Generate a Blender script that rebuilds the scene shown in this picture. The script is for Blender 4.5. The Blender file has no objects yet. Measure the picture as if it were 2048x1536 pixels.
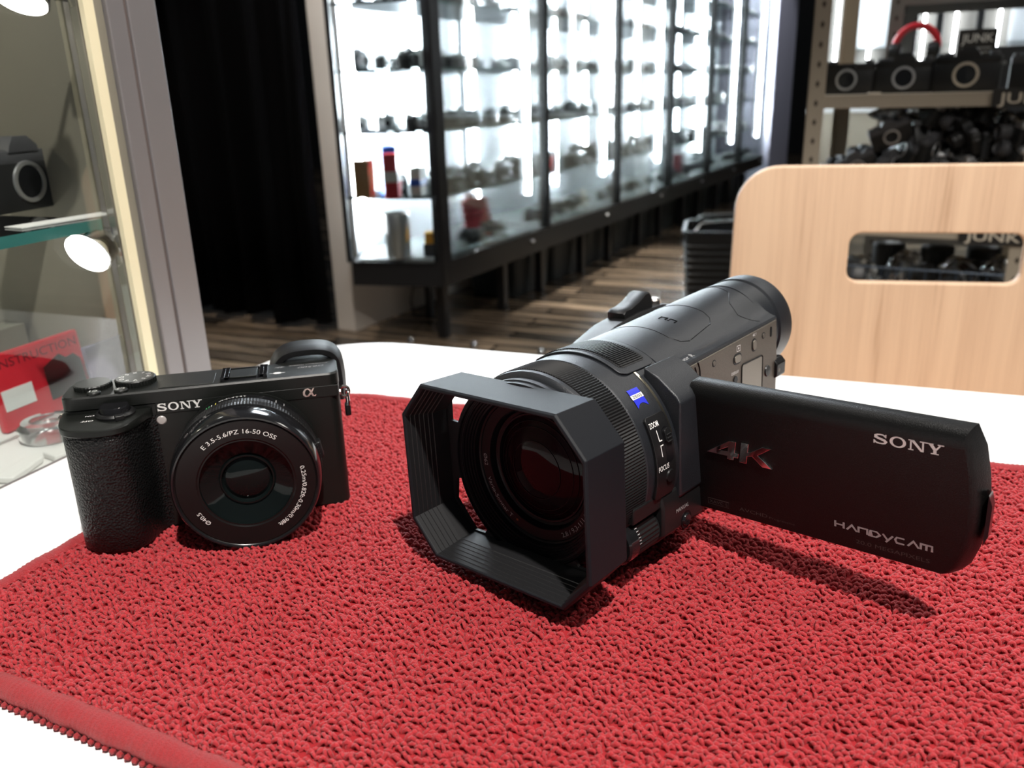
import bpy, math, random
import numpy as np
from mathutils import Matrix, Vector
rnd = random.Random(7)
PI = math.pi
SC = bpy.context.scene
COL = SC.collection

# ------------------------------------------------------------------ camera, light, exposure
EYE = Vector((0.0, 0.0, 0.914))
PITCH, ROLL = math.radians(19.2), math.radians(1.73)
Fv = Vector((0, math.cos(PITCH), -math.sin(PITCH)))
R0 = Vector((1, 0, 0)); U0 = Vector((0, math.sin(PITCH), math.cos(PITCH)))
Rv = R0 * math.cos(ROLL) - U0 * math.sin(ROLL); Uv = U0 * math.cos(ROLL) + R0 * math.sin(ROLL)
cd = bpy.data.cameras.new('camera'); cam = bpy.data.objects.new('camera', cd); COL.objects.link(cam)
cam.matrix_world = Matrix(((Rv.x, Uv.x, -Fv.x, EYE.x), (Rv.y, Uv.y, -Fv.y, EYE.y), (Rv.z, Uv.z, -Fv.z, EYE.z), (0, 0, 0, 1)))
cd.sensor_width = 36; cd.lens = 36 * 1680 / 2048; cd.clip_start = 0.01; cd.clip_end = 60
cd.dof.use_dof = True; cd.dof.focus_distance = 0.325; cd.dof.aperture_fstop = 14.0
SC.camera = cam
SC.view_settings.view_transform = 'Standard'; SC.view_settings.look = 'None'
SC.view_settings.exposure = 0.0; SC.view_settings.gamma = 1.0; SC.view_settings.use_curve_mapping = False
SC.cycles.max_bounces = 8; SC.cycles.transparent_max_bounces = 24
SC.cycles.sample_clamp_indirect = 6.0
SC.cycles.caustics_reflective = False; SC.cycles.caustics_refractive = False

world = bpy.data.worlds.new('shop_ambience'); SC.world = world; world.use_nodes = True
world.node_tree.nodes['Background'].inputs[0].default_value = (0.86, 0.93, 1.0, 1)
world.node_tree.nodes['Background'].inputs[1].default_value = 0.11

def lamp(name, kind, loc, energy, size, color=(1, 1, 1), aim=None, spot=None, size_y=None):
    l = bpy.data.lights.new(name, kind); l.energy = energy; l.color = color
    if kind == 'AREA':
        l.size = size
        if size_y: l.shape = 'RECTANGLE'; l.size_y = size_y
    else: l.shadow_soft_size = size
    if spot: l.spot_size = math.radians(spot); l.spot_blend = 0.5
    o = bpy.data.objects.new(name, l); COL.objects.link(o); o.location = loc
    if aim is not None:
        o.rotation_euler = (Vector(aim) - Vector(loc)).to_track_quat('-Z', 'Y').to_euler()
    return o
lamp('overhead_spot', 'SPOT', (0.27, -0.47, 2.45), 225, 0.026, (1.0, 0.95, 0.89), (0.1, 0.33, 0.73), 75)
lamp('overhead_spot', 'SPOT', (-0.55, 1.0, 2.6), 27, 0.06, (1.0, 0.95, 0.9), (-0.05, 0.5, 0.73), 75)
lamp('overhead_spot', 'SPOT', (1.35, -0.15, 2.55), 44, 0.08, (1.0, 0.93, 0.84), (0.45, 0.85, 0.75), 60)
lamp('ceiling_light_panel', 'AREA', (-0.1, 3.3, 2.75), 34, 0.7, (0.86, 0.93, 1.0), (0.0, 0.6, 0.7), None, 0.35)
lamp('overhead_spot', 'SPOT', (0.85, 3.9, 2.75), 420, 0.07, (1.0, 0.96, 0.9), (0.62, 4.25, 0), 42)
lamp('overhead_spot', 'SPOT', (-1.0, 2.0, 2.75), 110, 0.07, (1.0, 0.9, 0.78), (-0.6, 3.4, 0), 60)
lamp('overhead_spot', 'SPOT', (3.1, 6.5, 2.8), 220, 0.1, (0.9, 0.92, 1.0), (2.5, 8.0, 0.9), 40)  # lamp added to brighten the far column, not a known fitting
lamp('ceiling_light_panel', 'AREA', (1.6, 1.6, 2.7), 20, 0.6, (1.0, 0.95, 0.88), (1.1, 1.9, 0.8))

# ------------------------------------------------------------------ materials
def P(name, color, rough=0.5, metal=0.0, coat=0.0, spec=0.5, noise=None, bump=None, emit=None, trans=0.0, alpha=1.0, ior=1.45, sheen=0.0):
    m = bpy.data.materials.new(name); m.use_nodes = True
    nt = m.node_tree; b = nt.nodes['Principled BSDF']
    b.inputs['Base Color'].default_value = (*color, 1); b.inputs['Roughness'].default_value = rough
    b.inputs['Metallic'].default_value = metal; b.inputs['Coat Weight'].default_value = coat
    b.inputs['Specular IOR Level'].default_value = spec; b.inputs['IOR'].default_value = ior
    b.inputs['Transmission Weight'].default_value = trans; b.inputs['Alpha'].default_value = alpha
    b.inputs['Sheen Weight'].default_value = sheen
    if emit: b.inputs['Emission Color'].default_value = (*emit[0], 1); b.inputs['Emission Strength'].default_value = emit[1]
    tc = nt.nodes.new('ShaderNodeTexCoord')
    if noise:  # (scale, amount) mottling
        n = nt.nodes.new('ShaderNodeTexNoise'); n.inputs['Scale'].default_value = noise[0]; n.inputs['Detail'].default_value = 4
        r = nt.nodes.new('ShaderNodeMapRange'); r.inputs['To Min'].default_value = 1 - noise[1]; r.inputs['To Max'].default_value = 1 + noise[1]
        h = nt.nodes.new('ShaderNodeHueSaturation'); h.inputs['Color'].default_value = (*color, 1)
        nt.links.new(tc.outputs['Object'], n.inputs['Vector']); nt.links.new(n.outputs['Fac'], r.inputs['Value'])
        nt.links.new(r.outputs['Result'], h.inputs['Value']); nt.links.new(h.outputs['Color'], b.inputs['Base Color'])
    if bump:  # (kind, scale, strength, distance)
        kind, sc, st, di = bump
        if kind == 'noise':
            n = nt.nodes.new('ShaderNodeTexNoise'); n.inputs['Scale'].default_value = sc; n.inputs['Detail'].default_value = 3; out = n.outputs['Fac']
        else:
            n = nt.nodes.new('ShaderNodeTexVoronoi'); n.inputs['Scale'].default_value = sc; n.feature = 'SMOOTH_F1'; n.inputs['Smoothness'].default_value = 0.3; out = n.outputs['Distance']
        nt.links.new(tc.outputs['Object'], n.inputs['Vector'])
        bp = nt.nodes.new('ShaderNodeBump'); bp.inputs['Strength'].default_value = st; bp.inputs['Distance'].default_value = di
        nt.links.new(out, bp.inputs['Height']); nt.links.new(bp.outputs['Normal'], b.inputs['Normal'])
    return m

def glass_mat(name, tint=(1, 1, 1), refl=0.12, rough=0.0):
    m = bpy.data.materials.new(name); m.use_nodes = True; nt = m.node_tree; nt.nodes.clear()
    o = nt.nodes.new('ShaderNodeOutputMaterial'); t = nt.nodes.new('ShaderNodeBsdfTransparent'); g = nt.nodes.new('ShaderNodeBsdfGlossy')
    t.inputs[0].default_value = (*tint, 1); g.inputs['Roughness'].default_value = rough; g.inputs['Color'].default_value = (1, 1, 1, 1)
    lw = nt.nodes.new('ShaderNodeFresnel'); lw.inputs['IOR'].default_value = 1.45
    mm = nt.nodes.new('ShaderNodeMath'); mm.operation = 'MULTIPLY'; mm.inputs[1].default_value = refl / 0.06
    mm.use_clamp = True
    mx = nt.nodes.new('ShaderNodeMixShader')
    nt.links.new(lw.outputs[0], mm.inputs[0]); nt.links.new(mm.outputs[0], mx.inputs[0]); nt.links.new(t.outputs[0], mx.inputs[1])
    nt.links.new(g.outputs[0], mx.inputs[2]); nt.links.new(mx.outputs[0], o.inputs[0])
    return m

M = {}
M['plastic'] = P('black_plastic', (0.007, 0.007, 0.0075), 0.38, spec=0.4, bump=('noise', 2600, 0.12, 0.0002))
M['plastic_gloss'] = P('glossy_black', (0.008, 0.008, 0.009), 0.12)
M['hood'] = P('matte_black_hood', (0.008, 0.009, 0.0115), 0.5, spec=0.2, bump=('noise', 4200, 0.25, 0.0002))
M['hood_in'] = P('hood_interior_black', (0.007, 0.007, 0.008), 0.55)
M['casing'] = P('sparkle_black_casing', (0.016, 0.018, 0.022), 0.33, metal=0.25, spec=0.7, bump=('noise', 3300, 0.45, 0.0003))
M['side'] = P('taupe_metallic_panel', (0.13, 0.115, 0.095), 0.42, metal=0.6, noise=(2500, 0.35), bump=('noise', 3600, 0.3, 0.0002))
M['side_screen'] = P('smooth_taupe_window', (0.19, 0.17, 0.14), 0.3, metal=0.5)
M['leather'] = P('black_leatherette', (0.005, 0.005, 0.0052), 0.38, spec=0.4, bump=('voronoi', 1000, 0.7, 0.0006))
M['mag'] = P('magnesium_black', (0.007, 0.0078, 0.007), 0.36, metal=0.0, spec=0.35, bump=('noise', 3800, 0.25, 0.0002))
M['panel'] = P('speckled_black_panel', (0.003, 0.003, 0.003), 0.34, spec=0.36, bump=('noise', 2600, 0.5, 0.0003))
M['rubber'] = P('black_rubber', (0.006, 0.006, 0.0065), 0.45, spec=0.35, bump=('noise', 2000, 0.1, 0.0002))
M['print'] = P('white_print', (0.75, 0.74, 0.72), 0.4)
M['grey_print'] = P('grey_print', (0.34, 0.34, 0.34), 0.4)
M['dim_print'] = P('dim_grey_print', (0.055, 0.052, 0.05), 0.35)
M['green_print'] = P('green_print', (0.1, 0.6, 0.2), 0.4)
M['yellow_print'] = P('yellow_print', (0.7, 0.6, 0.1), 0.4)
M['orange_print'] = P('orange_print', (0.55, 0.16, 0.06), 0.4)
M['blue'] = P('cobalt_badge', (0.02, 0.03, 0.5), 0.35)
M['chrome'] = P('chrome', (0.85, 0.83, 0.82), 0.08, metal=1.0)
M['steel'] = P('dull_steel', (0.55, 0.5, 0.46), 0.25, metal=1.0)
M['gold'] = P('champagne_trim', (0.8, 0.72, 0.55), 0.2, metal=1.0)
M['lens_dark'] = P('lens_interior', (0.005, 0.005, 0.006), 0.3, spec=0.18)
M['face'] = P('satin_black_face', (0.007, 0.006, 0.006), 0.25, spec=0.25)
M['optic'] = P('coated_lens_glass', (0.012, 0.003, 0.004), 0.04, spec=0.14)
M['optic_green'] = P('coated_lens_glass_cool', (0.004, 0.006, 0.006), 0.06, spec=0.22)
M['lamp_lens'] = P('frosted_lamp_lens', (0.35, 0.32, 0.31), 0.2)
M['white_table'] = P('white_laminate', (0.88, 0.88, 0.875), 0.35)
M['table_edge'] = P('cream_edge_band', (0.5, 0.44, 0.33), 0.5)
M['pile'] = P('red_loop_yarn', (0.40, 0.017, 0.024), 0.6, sheen=0.15, spec=0.4, bump=('noise', 2400, 0.8, 0.0006), noise=(1100, 0.45))
M['mat_base'] = P('dark_red_backing', (0.3, 0.010, 0.015), 0.9)
M['binding'] = P('red_binding_yarn', (0.34, 0.016, 0.021), 0.55, sheen=0.1, spec=0.4, noise=(1500, 0.4), bump=('noise', 2600, 0.9, 0.0008))
M['alu'] = P('brushed_aluminium', (0.26, 0.245, 0.25), 0.42, metal=0.55, bump=('noise', 900, 0.08, 0.0003))
M['alu_dark'] = P('dark_groove_strip', (0.09, 0.07, 0.065), 0.7)
M['cream'] = P('cream_inner_strip', (0.75, 0.68, 0.47), 0.35)
M['curtain'] = P('black_curtain_cloth', (0.0016, 0.0016, 0.002), 1.0, spec=0.1)
M['wall'] = P('off_white_wall', (0.62, 0.57, 0.52), 0.8, noise=(3, 0.05))
M['dark_wall'] = P('dark_wall', (0.03, 0.03, 0.032), 0.8)
M['olive'] = P('olive_grey_case_back', (0.2, 0.185, 0.145), 0.5, noise=(6, 0.2))
M['black_frame'] = P('black_powder_coat', (0.012, 0.012, 0.013), 0.3)
M['door_black'] = P('matt_black_door_frame', (0.01, 0.01, 0.01), 0.7, spec=0.15)
M['case_floor'] = P('grey_case_floor', (0.3, 0.3, 0.3), 0.5)
M['case_back'] = P('white_case_back', (0.8, 0.84, 0.88), 0.5)
M['tube'] = P('led_tube_light', (1, 1, 1), 0.5, emit=((0.84, 0.93, 1.0), 210))
M['soft_tube'] = P('soft_strip_light', (1, 1, 1), 0.5, emit=((0.93, 0.97, 1.0), 22))
M['bulb'] = P('spot_bulb', (1, 1, 1), 0.5, emit=((1.0, 0.98, 0.93), 16))
M['glass'] = glass_mat('clear_glass', (0.97, 0.99, 0.985), 0.05)
M['glass_low'] = glass_mat('clear_coated_glass', (0.97, 0.985, 0.98), 0.017)
M['glass_bare'] = glass_mat('anti_reflection_glass', (0.97, 0.985, 0.98), 0.003)
M['shelf_glass'] = glass_mat('green_tinted_shelf_glass', (0.93, 0.975, 0.97), 0.08)
M['glass_edge'] = P('green_glass_edge', (0.04, 0.17, 0.155), 0.15, spec=0.6)
M['lit_edge'] = P('lit_glass_edge', (0.55, 0.75, 0.74), 0.15)  # light caught by the shelf edges is put into this pale colour
M['clear_plastic'] = glass_mat('clear_plastic', (0.86, 0.86, 0.86), 0.25, 0.12)
M['beige_steel'] = P('beige_shelf_steel', (0.42, 0.36, 0.28), 0.5)
M['grey_steel'] = P('grey_shelf_steel', (0.2, 0.19, 0.175), 0.5)
M['hole'] = P('slot_hole_dark', (0.05, 0.04, 0.03), 0.8)
M['silver'] = P('satin_silver', (0.62, 0.62, 0.62), 0.28, metal=0.8)
M['cam_black'] = P('worn_black_camera', (0.014, 0.014, 0.014), 0.4)
M['cam_grey'] = P('dark_grey_camera', (0.07, 0.07, 0.075), 0.45)
M['red'] = P('red_card', (0.62, 0.02, 0.035), 0.35)
M['red2'] = P('red_print_dark', (0.16, 0.012, 0.02), 0.4)
M['purple'] = P('purple_grey_cover', (0.2, 0.18, 0.26), 0.2, noise=(18, 0.5))
M['paper'] = P('white_paper', (0.8, 0.79, 0.77), 0.6)
M['kraft'] = P('tan_cardboard', (0.42, 0.24, 0.1), 0.7)
M['bluebox'] = P('blue_box', (0.02, 0.1, 0.55), 0.4)
M['yellowbox'] = P('orange_yellow_box', (0.85, 0.38, 0.02), 0.4)
M['bin'] = P('dark_slate_bin', (0.022, 0.026, 0.027), 0.5)
M['column'] = P('dark_satin_column', (0.22, 0.22, 0.26), 0.35, metal=0.3)
M['basket'] = P('black_basket_plastic', (0.012, 0.012, 0.012), 0.35)
M['sign'] = P('black_sign', (0.02, 0.018, 0.016), 0.5)
M['warm_print'] = P('cream_print', (0.7, 0.62, 0.5), 0.5)
M['wire'] = P('slate_blue_wire', (0.06, 0.08, 0.11), 0.4, metal=0.4)

def wood(name, c1, c2, c3, axis_scale, line=60):
    m = bpy.data.materials.new(name); m.use_nodes = True; nt = m.node_tree; b = nt.nodes['Principled BSDF']
    tc = nt.nodes.new('ShaderNodeTexCoord'); mp = nt.nodes.new('ShaderNodeMapping'); mp.inputs['Scale'].default_value = axis_scale
    n1 = nt.nodes.new('ShaderNodeTexNoise'); n1.inputs['Scale'].default_value = 1.0; n1.inputs['Detail'].default_value = 5; n1.inputs['Distortion'].default_value = 0.4
    n2 = nt.nodes.new('ShaderNodeTexNoise'); n2.inputs['Scale'].default_value = 4.5; n2.inputs['Detail'].default_value = 3
    cr = nt.nodes.new('ShaderNodeValToRGB'); e = cr.color_ramp.elements
    e[0].position = 0.32; e[0].color = (*c2, 1); e[1].position = 0.6; e[1].color = (*c1, 1)
    k = cr.color_ramp.elements.new(0.42); k.color = (*c3, 1)
    mx = nt.nodes.new('ShaderNodeMix'); mx.data_type = 'FLOAT'; mx.inputs[0].default_value = 0.45
    nt.links.new(tc.outputs['Object'], mp.inputs[0]); nt.links.new(mp.outputs[0], n1.inputs['Vector']); nt.links.new(mp.outputs[0], n2.inputs['Vector'])
    nt.links.new(n1.outputs['Fac'], mx.inputs[2]); nt.links.new(n2.outputs['Fac'], mx.inputs[3]); nt.links.new(mx.outputs[0], cr.inputs[0])
    nt.links.new(cr.outputs[0], b.inputs['Base Color']); b.inputs['Roughness'].default_value = 0.45
    return m
M['chair_wood'] = wood('light_oak_laminate', (0.80, 0.56, 0.38), (0.56, 0.36, 0.23), (0.72, 0.49, 0.33), (60, 60, 1.6))

def floor_mat():
    m = bpy.data.materials.new('dark_plank_floor'); m.use_nodes = True; nt = m.node_tree; b = nt.nodes['Principled BSDF']
    tc = nt.nodes.new('ShaderNodeTexCoord')
    mp = nt.nodes.new('ShaderNodeMapping'); mp.inputs['Rotation'].default_value = (0, 0, math.radians(24))
    br = nt.nodes.new('ShaderNodeTexBrick'); br.inputs['Scale'].default_value = 1.0
    br.inputs['Brick Width'].default_value = 1.3; br.inputs['Row Height'].default_value = 0.10; br.inputs['Mortar Size'].default_value = 0.006
    br.inputs['Color1'].default_value = (0.26, 0.19, 0.13, 1); br.inputs['Color2'].default_value = (0.018, 0.014, 0.011, 1); br.inputs['Mortar'].default_value = (0.008, 0.007, 0.006, 1)
    br.inputs['Bias'].default_value = -0.1
    m2 = nt.nodes.new('ShaderNodeMapping'); m2.inputs['Scale'].default_value = (2.2, 26, 1); nz = nt.nodes.new('ShaderNodeTexNoise'); nz.inputs['Scale'].default_value = 1.0; nz.inputs['Detail'].default_value = 5
    rr = nt.nodes.new('ShaderNodeMapRange'); rr.inputs['From Min'].default_value = 0.35; rr.inputs['From Max'].default_value = 0.65; rr.inputs['To Min'].default_value = 0.15; rr.inputs['To Max'].default_value = 1.6
    mu = nt.nodes.new('ShaderNodeMix'); mu.data_type = 'RGBA'; mu.blend_type = 'MULTIPLY'; mu.inputs[0].default_value = 1
    nt.links.new(tc.outputs['Object'], mp.inputs[0]); nt.links.new(mp.outputs[0], br.inputs['Vector'])
    nt.links.new(mp.outputs[0], m2.inputs[0]); nt.links.new(m2.outputs[0], nz.inputs['Vector'])
    nt.links.new(nz.outputs['Fac'], rr.inputs['Value']); nt.links.new(br.outputs['Color'], mu.inputs[6]); nt.links.new(rr.outputs['Result'], mu.inputs[7])
    nt.links.new(mu.outputs[2], b.inputs['Base Color'])
    b.inputs['Roughness'].default_value = 0.24
    return m
M['floor'] = floor_mat()

# ------------------------------------------------------------------ mesh helpers
class MB:
    def __init__(s): s.v = []; s.f = []; s.m = []
    def add(s, vs, fs, mi=0):
        b = len(s.v); s.v += [tuple(p) for p in vs]; s.f += [tuple(i + b for i in f) for f in fs]; s.m += [mi] * len(fs); return s
    def box(s, a, b, mi=0, T=None):
        x0, y0, z0 = a; x1, y1, z1 = b
        vs = [Vector(p) for p in ((x0, y0, z0), (x1, y0, z0), (x1, y1, z0), (x0, y1, z0), (x0, y0, z1), (x1, y0, z1), (x1, y1, z1), (x0, y1, z1))]
        if T is not None: vs = [T @ p for p in vs]
        return s.add(vs, [(0, 3, 2, 1), (4, 5, 6, 7), (0, 1, 5, 4), (1, 2, 6, 5), (2, 3, 7, 6), (3, 0, 4, 7)], mi)
    def loft(s, secs, cap=True, closed=True, mi=0, cap0=None):
        n = len(secs[0]); vs = [p for sec in secs for p in sec]; fs = []
        for i in range(len(secs) - 1):
            for j in range(n if closed else n - 1):
                k = (j + 1) % n
                fs.append((i * n + j, i * n + k, (i + 1) * n + k, (i + 1) * n + j))
        if cap:
            fs.append(tuple(reversed(range(n)))); fs.append(tuple((len(secs) - 1) * n + j for j in range(n)))
        return s.add(vs, fs, mi)
    def lathe(s, prof, seg=64, c=(0, 0), ax='z', mi=0, cap=False):
        """prof: list of (r, t) along axis; c: centre in the two other axes"""
        secs = []
        for r, t in prof:
            sec = []
            for j in range(seg):
                a = 2 * PI * j / seg; p, q = c[0] + r * math.cos(a), c[1] + r * math.sin(a)
                sec.append((p, q, t) if ax == 'z' else ((p, t, q) if ax == 'y' else (t, p, q)))
            secs.append(sec)
        return s.loft(secs, cap, True, mi)
    def tube(s, pts, r, seg=8, closed=False, mi=0):
        pts = [Vector(p) for p in pts]; n = len(pts); secs = []
        for i, p in enumerate(pts):
            a = pts[(i - 1) % n] if (closed or i > 0) else p; b = pts[(i + 1) % n] if (closed or i < n - 1) else p
            d = (b - a).normalized(); u = d.cross(Vector((0, 0, 1)))
            if u.length < 0.05: u = d.cross(Vector((1, 0, 0)))
            u.normalize(); w = d.cross(u)
            rr = r[i] if isinstance(r, (list, tuple)) else r
            secs.append([p + u * rr * math.cos(2 * PI * j / seg) + w * rr * math.sin(2 * PI * j / seg) for j in range(seg)])
        if closed: secs.append(secs[0])
        return s.loft(secs, not closed, True, mi)
    def prism(s, poly, t0, t1, ax='z', mi=0, grow=0):
        def q(p, t): return (p[0], p[1], t) if ax == 'z' else ((p[0], t, p[1]) if ax == 'y' else (t, p[0], p[1]))
        return s.loft([[q(p, t0) for p in poly], [q(p, t1) for p in poly]], True, True, mi)
    def xf(s, fn): s.v = [tuple(fn(Vector(p))) for p in s.v]; return s
    def join(s, o, fn=None, mi=None):
        s.add([fn(Vector(p)) if fn else p for p in o.v], [], 0); b = len(s.v) - len(o.v)
        s.f += [tuple(i + b for i in f) for f in o.f]; s.m += list(o.m) if mi is None else [mi] * len(o.f); return s
    def mesh(s, name, mats, smooth=35):
        me = bpy.data.meshes.new(name); me.from_pydata(s.v, [], s.f)
        for m in (mats if isinstance(mats, (list, tuple)) else [mats]): me.materials.append(m)
        if len(me.materials) > 1: me.polygons.foreach_set('material_index', s.m)
        import bmesh
        bm = bmesh.new(); bm.from_mesh(me); bmesh.ops.recalc_face_normals(bm, faces=bm.faces); bm.to_mesh(me); bm.free()
        if smooth:
            me.shade_smooth(); me.set_sharp_from_angle(angle=math.radians(smooth))
        me.update(); return me

def link(name, me, parent=None, bevel=0, seg=2):
    o = bpy.data.objects.new(name, me); COL.objects.link(o)
    if parent is not None: o.parent = parent
    if bevel:
        md = o.modifiers.new('bevel', 'BEVEL'); md.width = bevel; md.segments = seg; md.limit_method = 'ANGLE'; md.angle_limit = math.radians(30)
        md.harden_normals = False
    return o
def tag(o, label=None, cat=None, group=None, kind=None):
    if label: o['label'] = label
    if cat: o['category'] = cat
    if group: o['group'] = group
    if kind: o['kind'] = kind
    return o
def empty(name, loc, rz=0, **k):
    o = bpy.data.objects.new(name, None); COL.objects.link(o); o.location = loc; o.rotation_euler = (0, 0, rz); o.empty_display_size = 0.05
    return tag(o, **k)
def kids(o): return [c for c in COL.objects if c.parent == o]
def copy_tree(o, loc=None, rz=None, label=None, group=None, rot=None, childmap={}):
    r = o.copy(); COL.objects.link(r)
    if o.name not in childmap: childmap[o.name] = [(c, kids(c)) for c in kids(o)]
    for ch, gr in childmap[o.name]:
        c = ch.copy(); COL.objects.link(c); c.parent = r
        for g in gr: d = g.copy(); COL.objects.link(d); d.parent = c
    if loc is not None: r.location = loc
    if rz is not None: r.rotation_euler = (0, 0, rz)
    if rot is not None: r.rotation_euler = rot
    if label: r['label'] = label
    if group: r['group'] = group
    return r

def curve_mesh(polys, depth=0.0, bevel=0.0):
    """filled 2D outlines (later ones inside earlier ones become holes) -> MB in XY, extruded +-depth/2"""
    cu = bpy.data.curves.new('tmp', 'CURVE'); cu.dimensions = '2D'; cu.fill_mode = 'BOTH'; cu.extrude = max(depth / 2 - bevel, 0); cu.bevel_depth = bevel; cu.bevel_resolution = 1
    for poly in polys:
        sp = cu.splines.new('POLY'); sp.points.add(len(poly) - 1)
        for i, p in enumerate(poly): sp.points[i].co = (p[0], p[1], 0, 1)
        sp.use_cyclic_u = True
    return _curve_to_mb(cu)
def _curve_to_mb(cu):
    ob = bpy.data.objects.new('tmp', cu); COL.objects.link(ob)
    me = bpy.data.meshes.new_from_object(ob)
    mb = MB().add([v.co[:] for v in me.vertices], [tuple(p.vertices) for p in me.polygons])
    bpy.data.objects.remove(ob); bpy.data.curves.remove(cu); bpy.data.meshes.remove(me)
    return mb
def text_mb(body, height=1.0, width=None, depth=0.0, italic=0.0, spacing=1.0, bold=0.0):
    cu = bpy.data.curves.new('tmp', 'FONT'); cu.body = body; cu.size = 1.0; cu.extrude = 0; cu.space_character = spacing; cu.shear = italic; cu.offset = bold; cu.resolution_u = 3
    mb = _curve_to_mb(cu)
    if not mb.v: return mb
    xs = [p[0] for p in mb.v]; x0, x1 = min(xs), max(xs); k = height / 0.73; kx = (width / (x1 - x0)) if width else k
    mb.v = [((p[0] - x0) * kx, p[1] * k, p[2]) for p in mb.v]; mb.w = (x1 - x0) * kx
    return mb
def strokes(paths, th, sx=1, sy=1):
    """flat ribbons along polylines, square ended"""
    mb = MB()
    for path in paths:
        pts = [Vector((p[0] * sx, p[1] * sy)) for p in path]; L = []; Rr = []
        for i, p in enumerate(pts):
            a = pts[i - 1] if i else p; b = pts[i + 1] if i < len(pts) - 1 else p
            d = (b - a).normalized(); n = Vector((-d.y, d.x)); t = (path[i][2] if len(path[i]) > 2 else th) / 2
            if 0 < i < len(pts) - 1:
                c = max(0.4, abs(n.dot(Vector((-(p - a).normalized().y, (p - a).normalized().x))))); t /= c
            L.append(p + n * t); Rr.append(p - n * t)
        for i in range(len(pts) - 1):
            mb.add([(L[i].x, L[i].y, 0), (Rr[i].x, Rr[i].y, 0), (Rr[i + 1].x, Rr[i + 1].y, 0), (L[i + 1].x, L[i + 1].y, 0)], [(0, 1, 2, 3)])
    return mb
def rects(mb, rs):
    for x0, y0, x1, y1 in rs: mb.add([(x0, y0, 0), (x1, y0, 0), (x1, y1, 0), (x0, y1, 0)], [(0, 1, 2, 3)])
    return mb
def poly2(mb, pts): return mb.add([(p[0], p[1], 0) for p in pts], [tuple(range(len(pts)))])
def logo_serif():
    """the four slab-serif capitals S O N Y, cap height 1, width about 5.0"""
    mb = MB()
    S = [(.98, .72, .12), (.90, .84, .15), (.74, .92, .13), (.55, .935, .12), (.34, .90, .15), (.19, .79, .21), (.20, .66, .23), (.38, .57, .22), (.62, .49, .22), (.88, .41, .23), (1.0, .28, .22), (.93, .14, .17), (.74, .07, .13), (.52, .06, .12), (.32, .09, .14), (.17, .17, .15), (.09, .29, .12)]
    mb.join(strokes([S], .15)); rects(mb, [(.93, .66, 1.03, .99), (.04, .01, .14, .35)])
    o = MB(); n = 40; vs = []; c = 1.90
    for i in range(n):
        a = 2 * PI * i / n; vs += [(c + .62 * math.cos(a), .5 + .53 * math.sin(a), 0), (c + .39 * math.cos(a), .5 + .40 * math.sin(a), 0)]
    o.add(vs, [(2 * i, (2 * i + 2) % (2 * n), (2 * i + 3) % (2 * n), 2 * i + 1) for i in range(n)]); mb.join(o)
    x = 2.68
    rects(mb, [(x + .13, 0, x + .25, 1), (x, 0, x + .40, .1), (x, .9, x + .40, 1), (x + 1.02, .0, x + 1.15, 1), (x + .84, .9, x + 1.30, 1)])
    poly2(mb, [(x + .13, 1), (x + .42, 1), (x + 1.15, 0), (x + .93, 0)])
    x = 3.98
    poly2(mb, [(x + .12, 1), (x + .42, 1), (x + .76, .5), (x + .76, .38), (x + .53, .38)]); poly2(mb, [(x + 1.0, 1), (x + 1.14, 1), (x + .76, .38), (x + .64, .45)])
    rects(mb, [(x + .53, 0, x + .76, .45), (x, .9, x + .52, 1), (x + .82, .9, x + 1.28, 1), (x + .36, 0, x + .93, .1)])
    return mb
def rrect(x0, y0, x1, y1, r, n=6):
    r4 = r if isinstance(r, (list, tuple)) else (r,) * 4; out = []
    for (cx, cy, a0, rr) in ((x1 - r4[0], y0 + r4[0], -90, r4[0]), (x1 - r4[1], y1 - r4[1], 0, r4[1]), (x0 + r4[2], y1 - r4[2], 90, r4[2]), (x0 + r4[3], y0 + r4[3], 180, r4[3])):
        for i in range(n + 1):
            a = math.radians(a0 + 90 * i / n); out.append((cx + rr * math.cos(a), cy + rr * math.sin(a)))
    return out
def circ(cx, cy, r, n=32, a0=0, a1=360):
    full = a1 - a0 >= 360
    return [(cx + r * math.cos(math.radians(a0 + (a1 - a0) * i / (n if full else n - 1))), cy + r * math.sin(math.radians(a0 + (a1 - a0) * i / (n if full else n - 1)))) for i in range(n)]
def chaikin(p, k=2, closed=True):
    for _ in range(k):
        q = []
        for i in range(len(p)):
            a, b = p[i], p[(i + 1) % len(p)]
            q += [tuple(.75 * u + .25 * v for u, v in zip(a, b)), tuple(.25 * u + .75 * v for u, v in zip(a, b))]
        p = q
    return p

class Local:
    """a thing with its own frame: X right, Y up, Z toward the viewer, in millimetres"""
    def __init__(s, name, T, Mx, base, **k):
        s.Mx = Matrix(Mx); s.base = Vector(base)
        o = bpy.data.objects.new(name, None); COL.objects.link(o); o.empty_display_size = 0.03
        W = s.Mx.to_4x4(); W.translation = Vector(T) + s.Mx @ (s.base / 1000)
        o.matrix_world = W; s.o = o; tag(o, **k)
    def part(s, name, mb, mat, parent=None, bevel=0, seg=2, smooth=35, label=None):
        mb.v = [((p[0] - s.base.x) / 1000, (p[1] - s.base.y) / 1000, (p[2] - s.base.z) / 1000) for p in mb.v]
        o = link(name, mb.mesh(name, mat, smooth), parent or s.o, bevel / 1000, seg)
        if label: o['label'] = label
        return o
def rotm(yaw, pitch, roll):
    B = Matrix(((1, 0, 0), (0, 0, -1), (0, 1, 0)))
    return Matrix.Rotation(yaw, 3, 'Z') @ B @ Matrix.Rotation(pitch, 3, 'X') @ Matrix.Rotation(roll, 3, 'Z')
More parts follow.
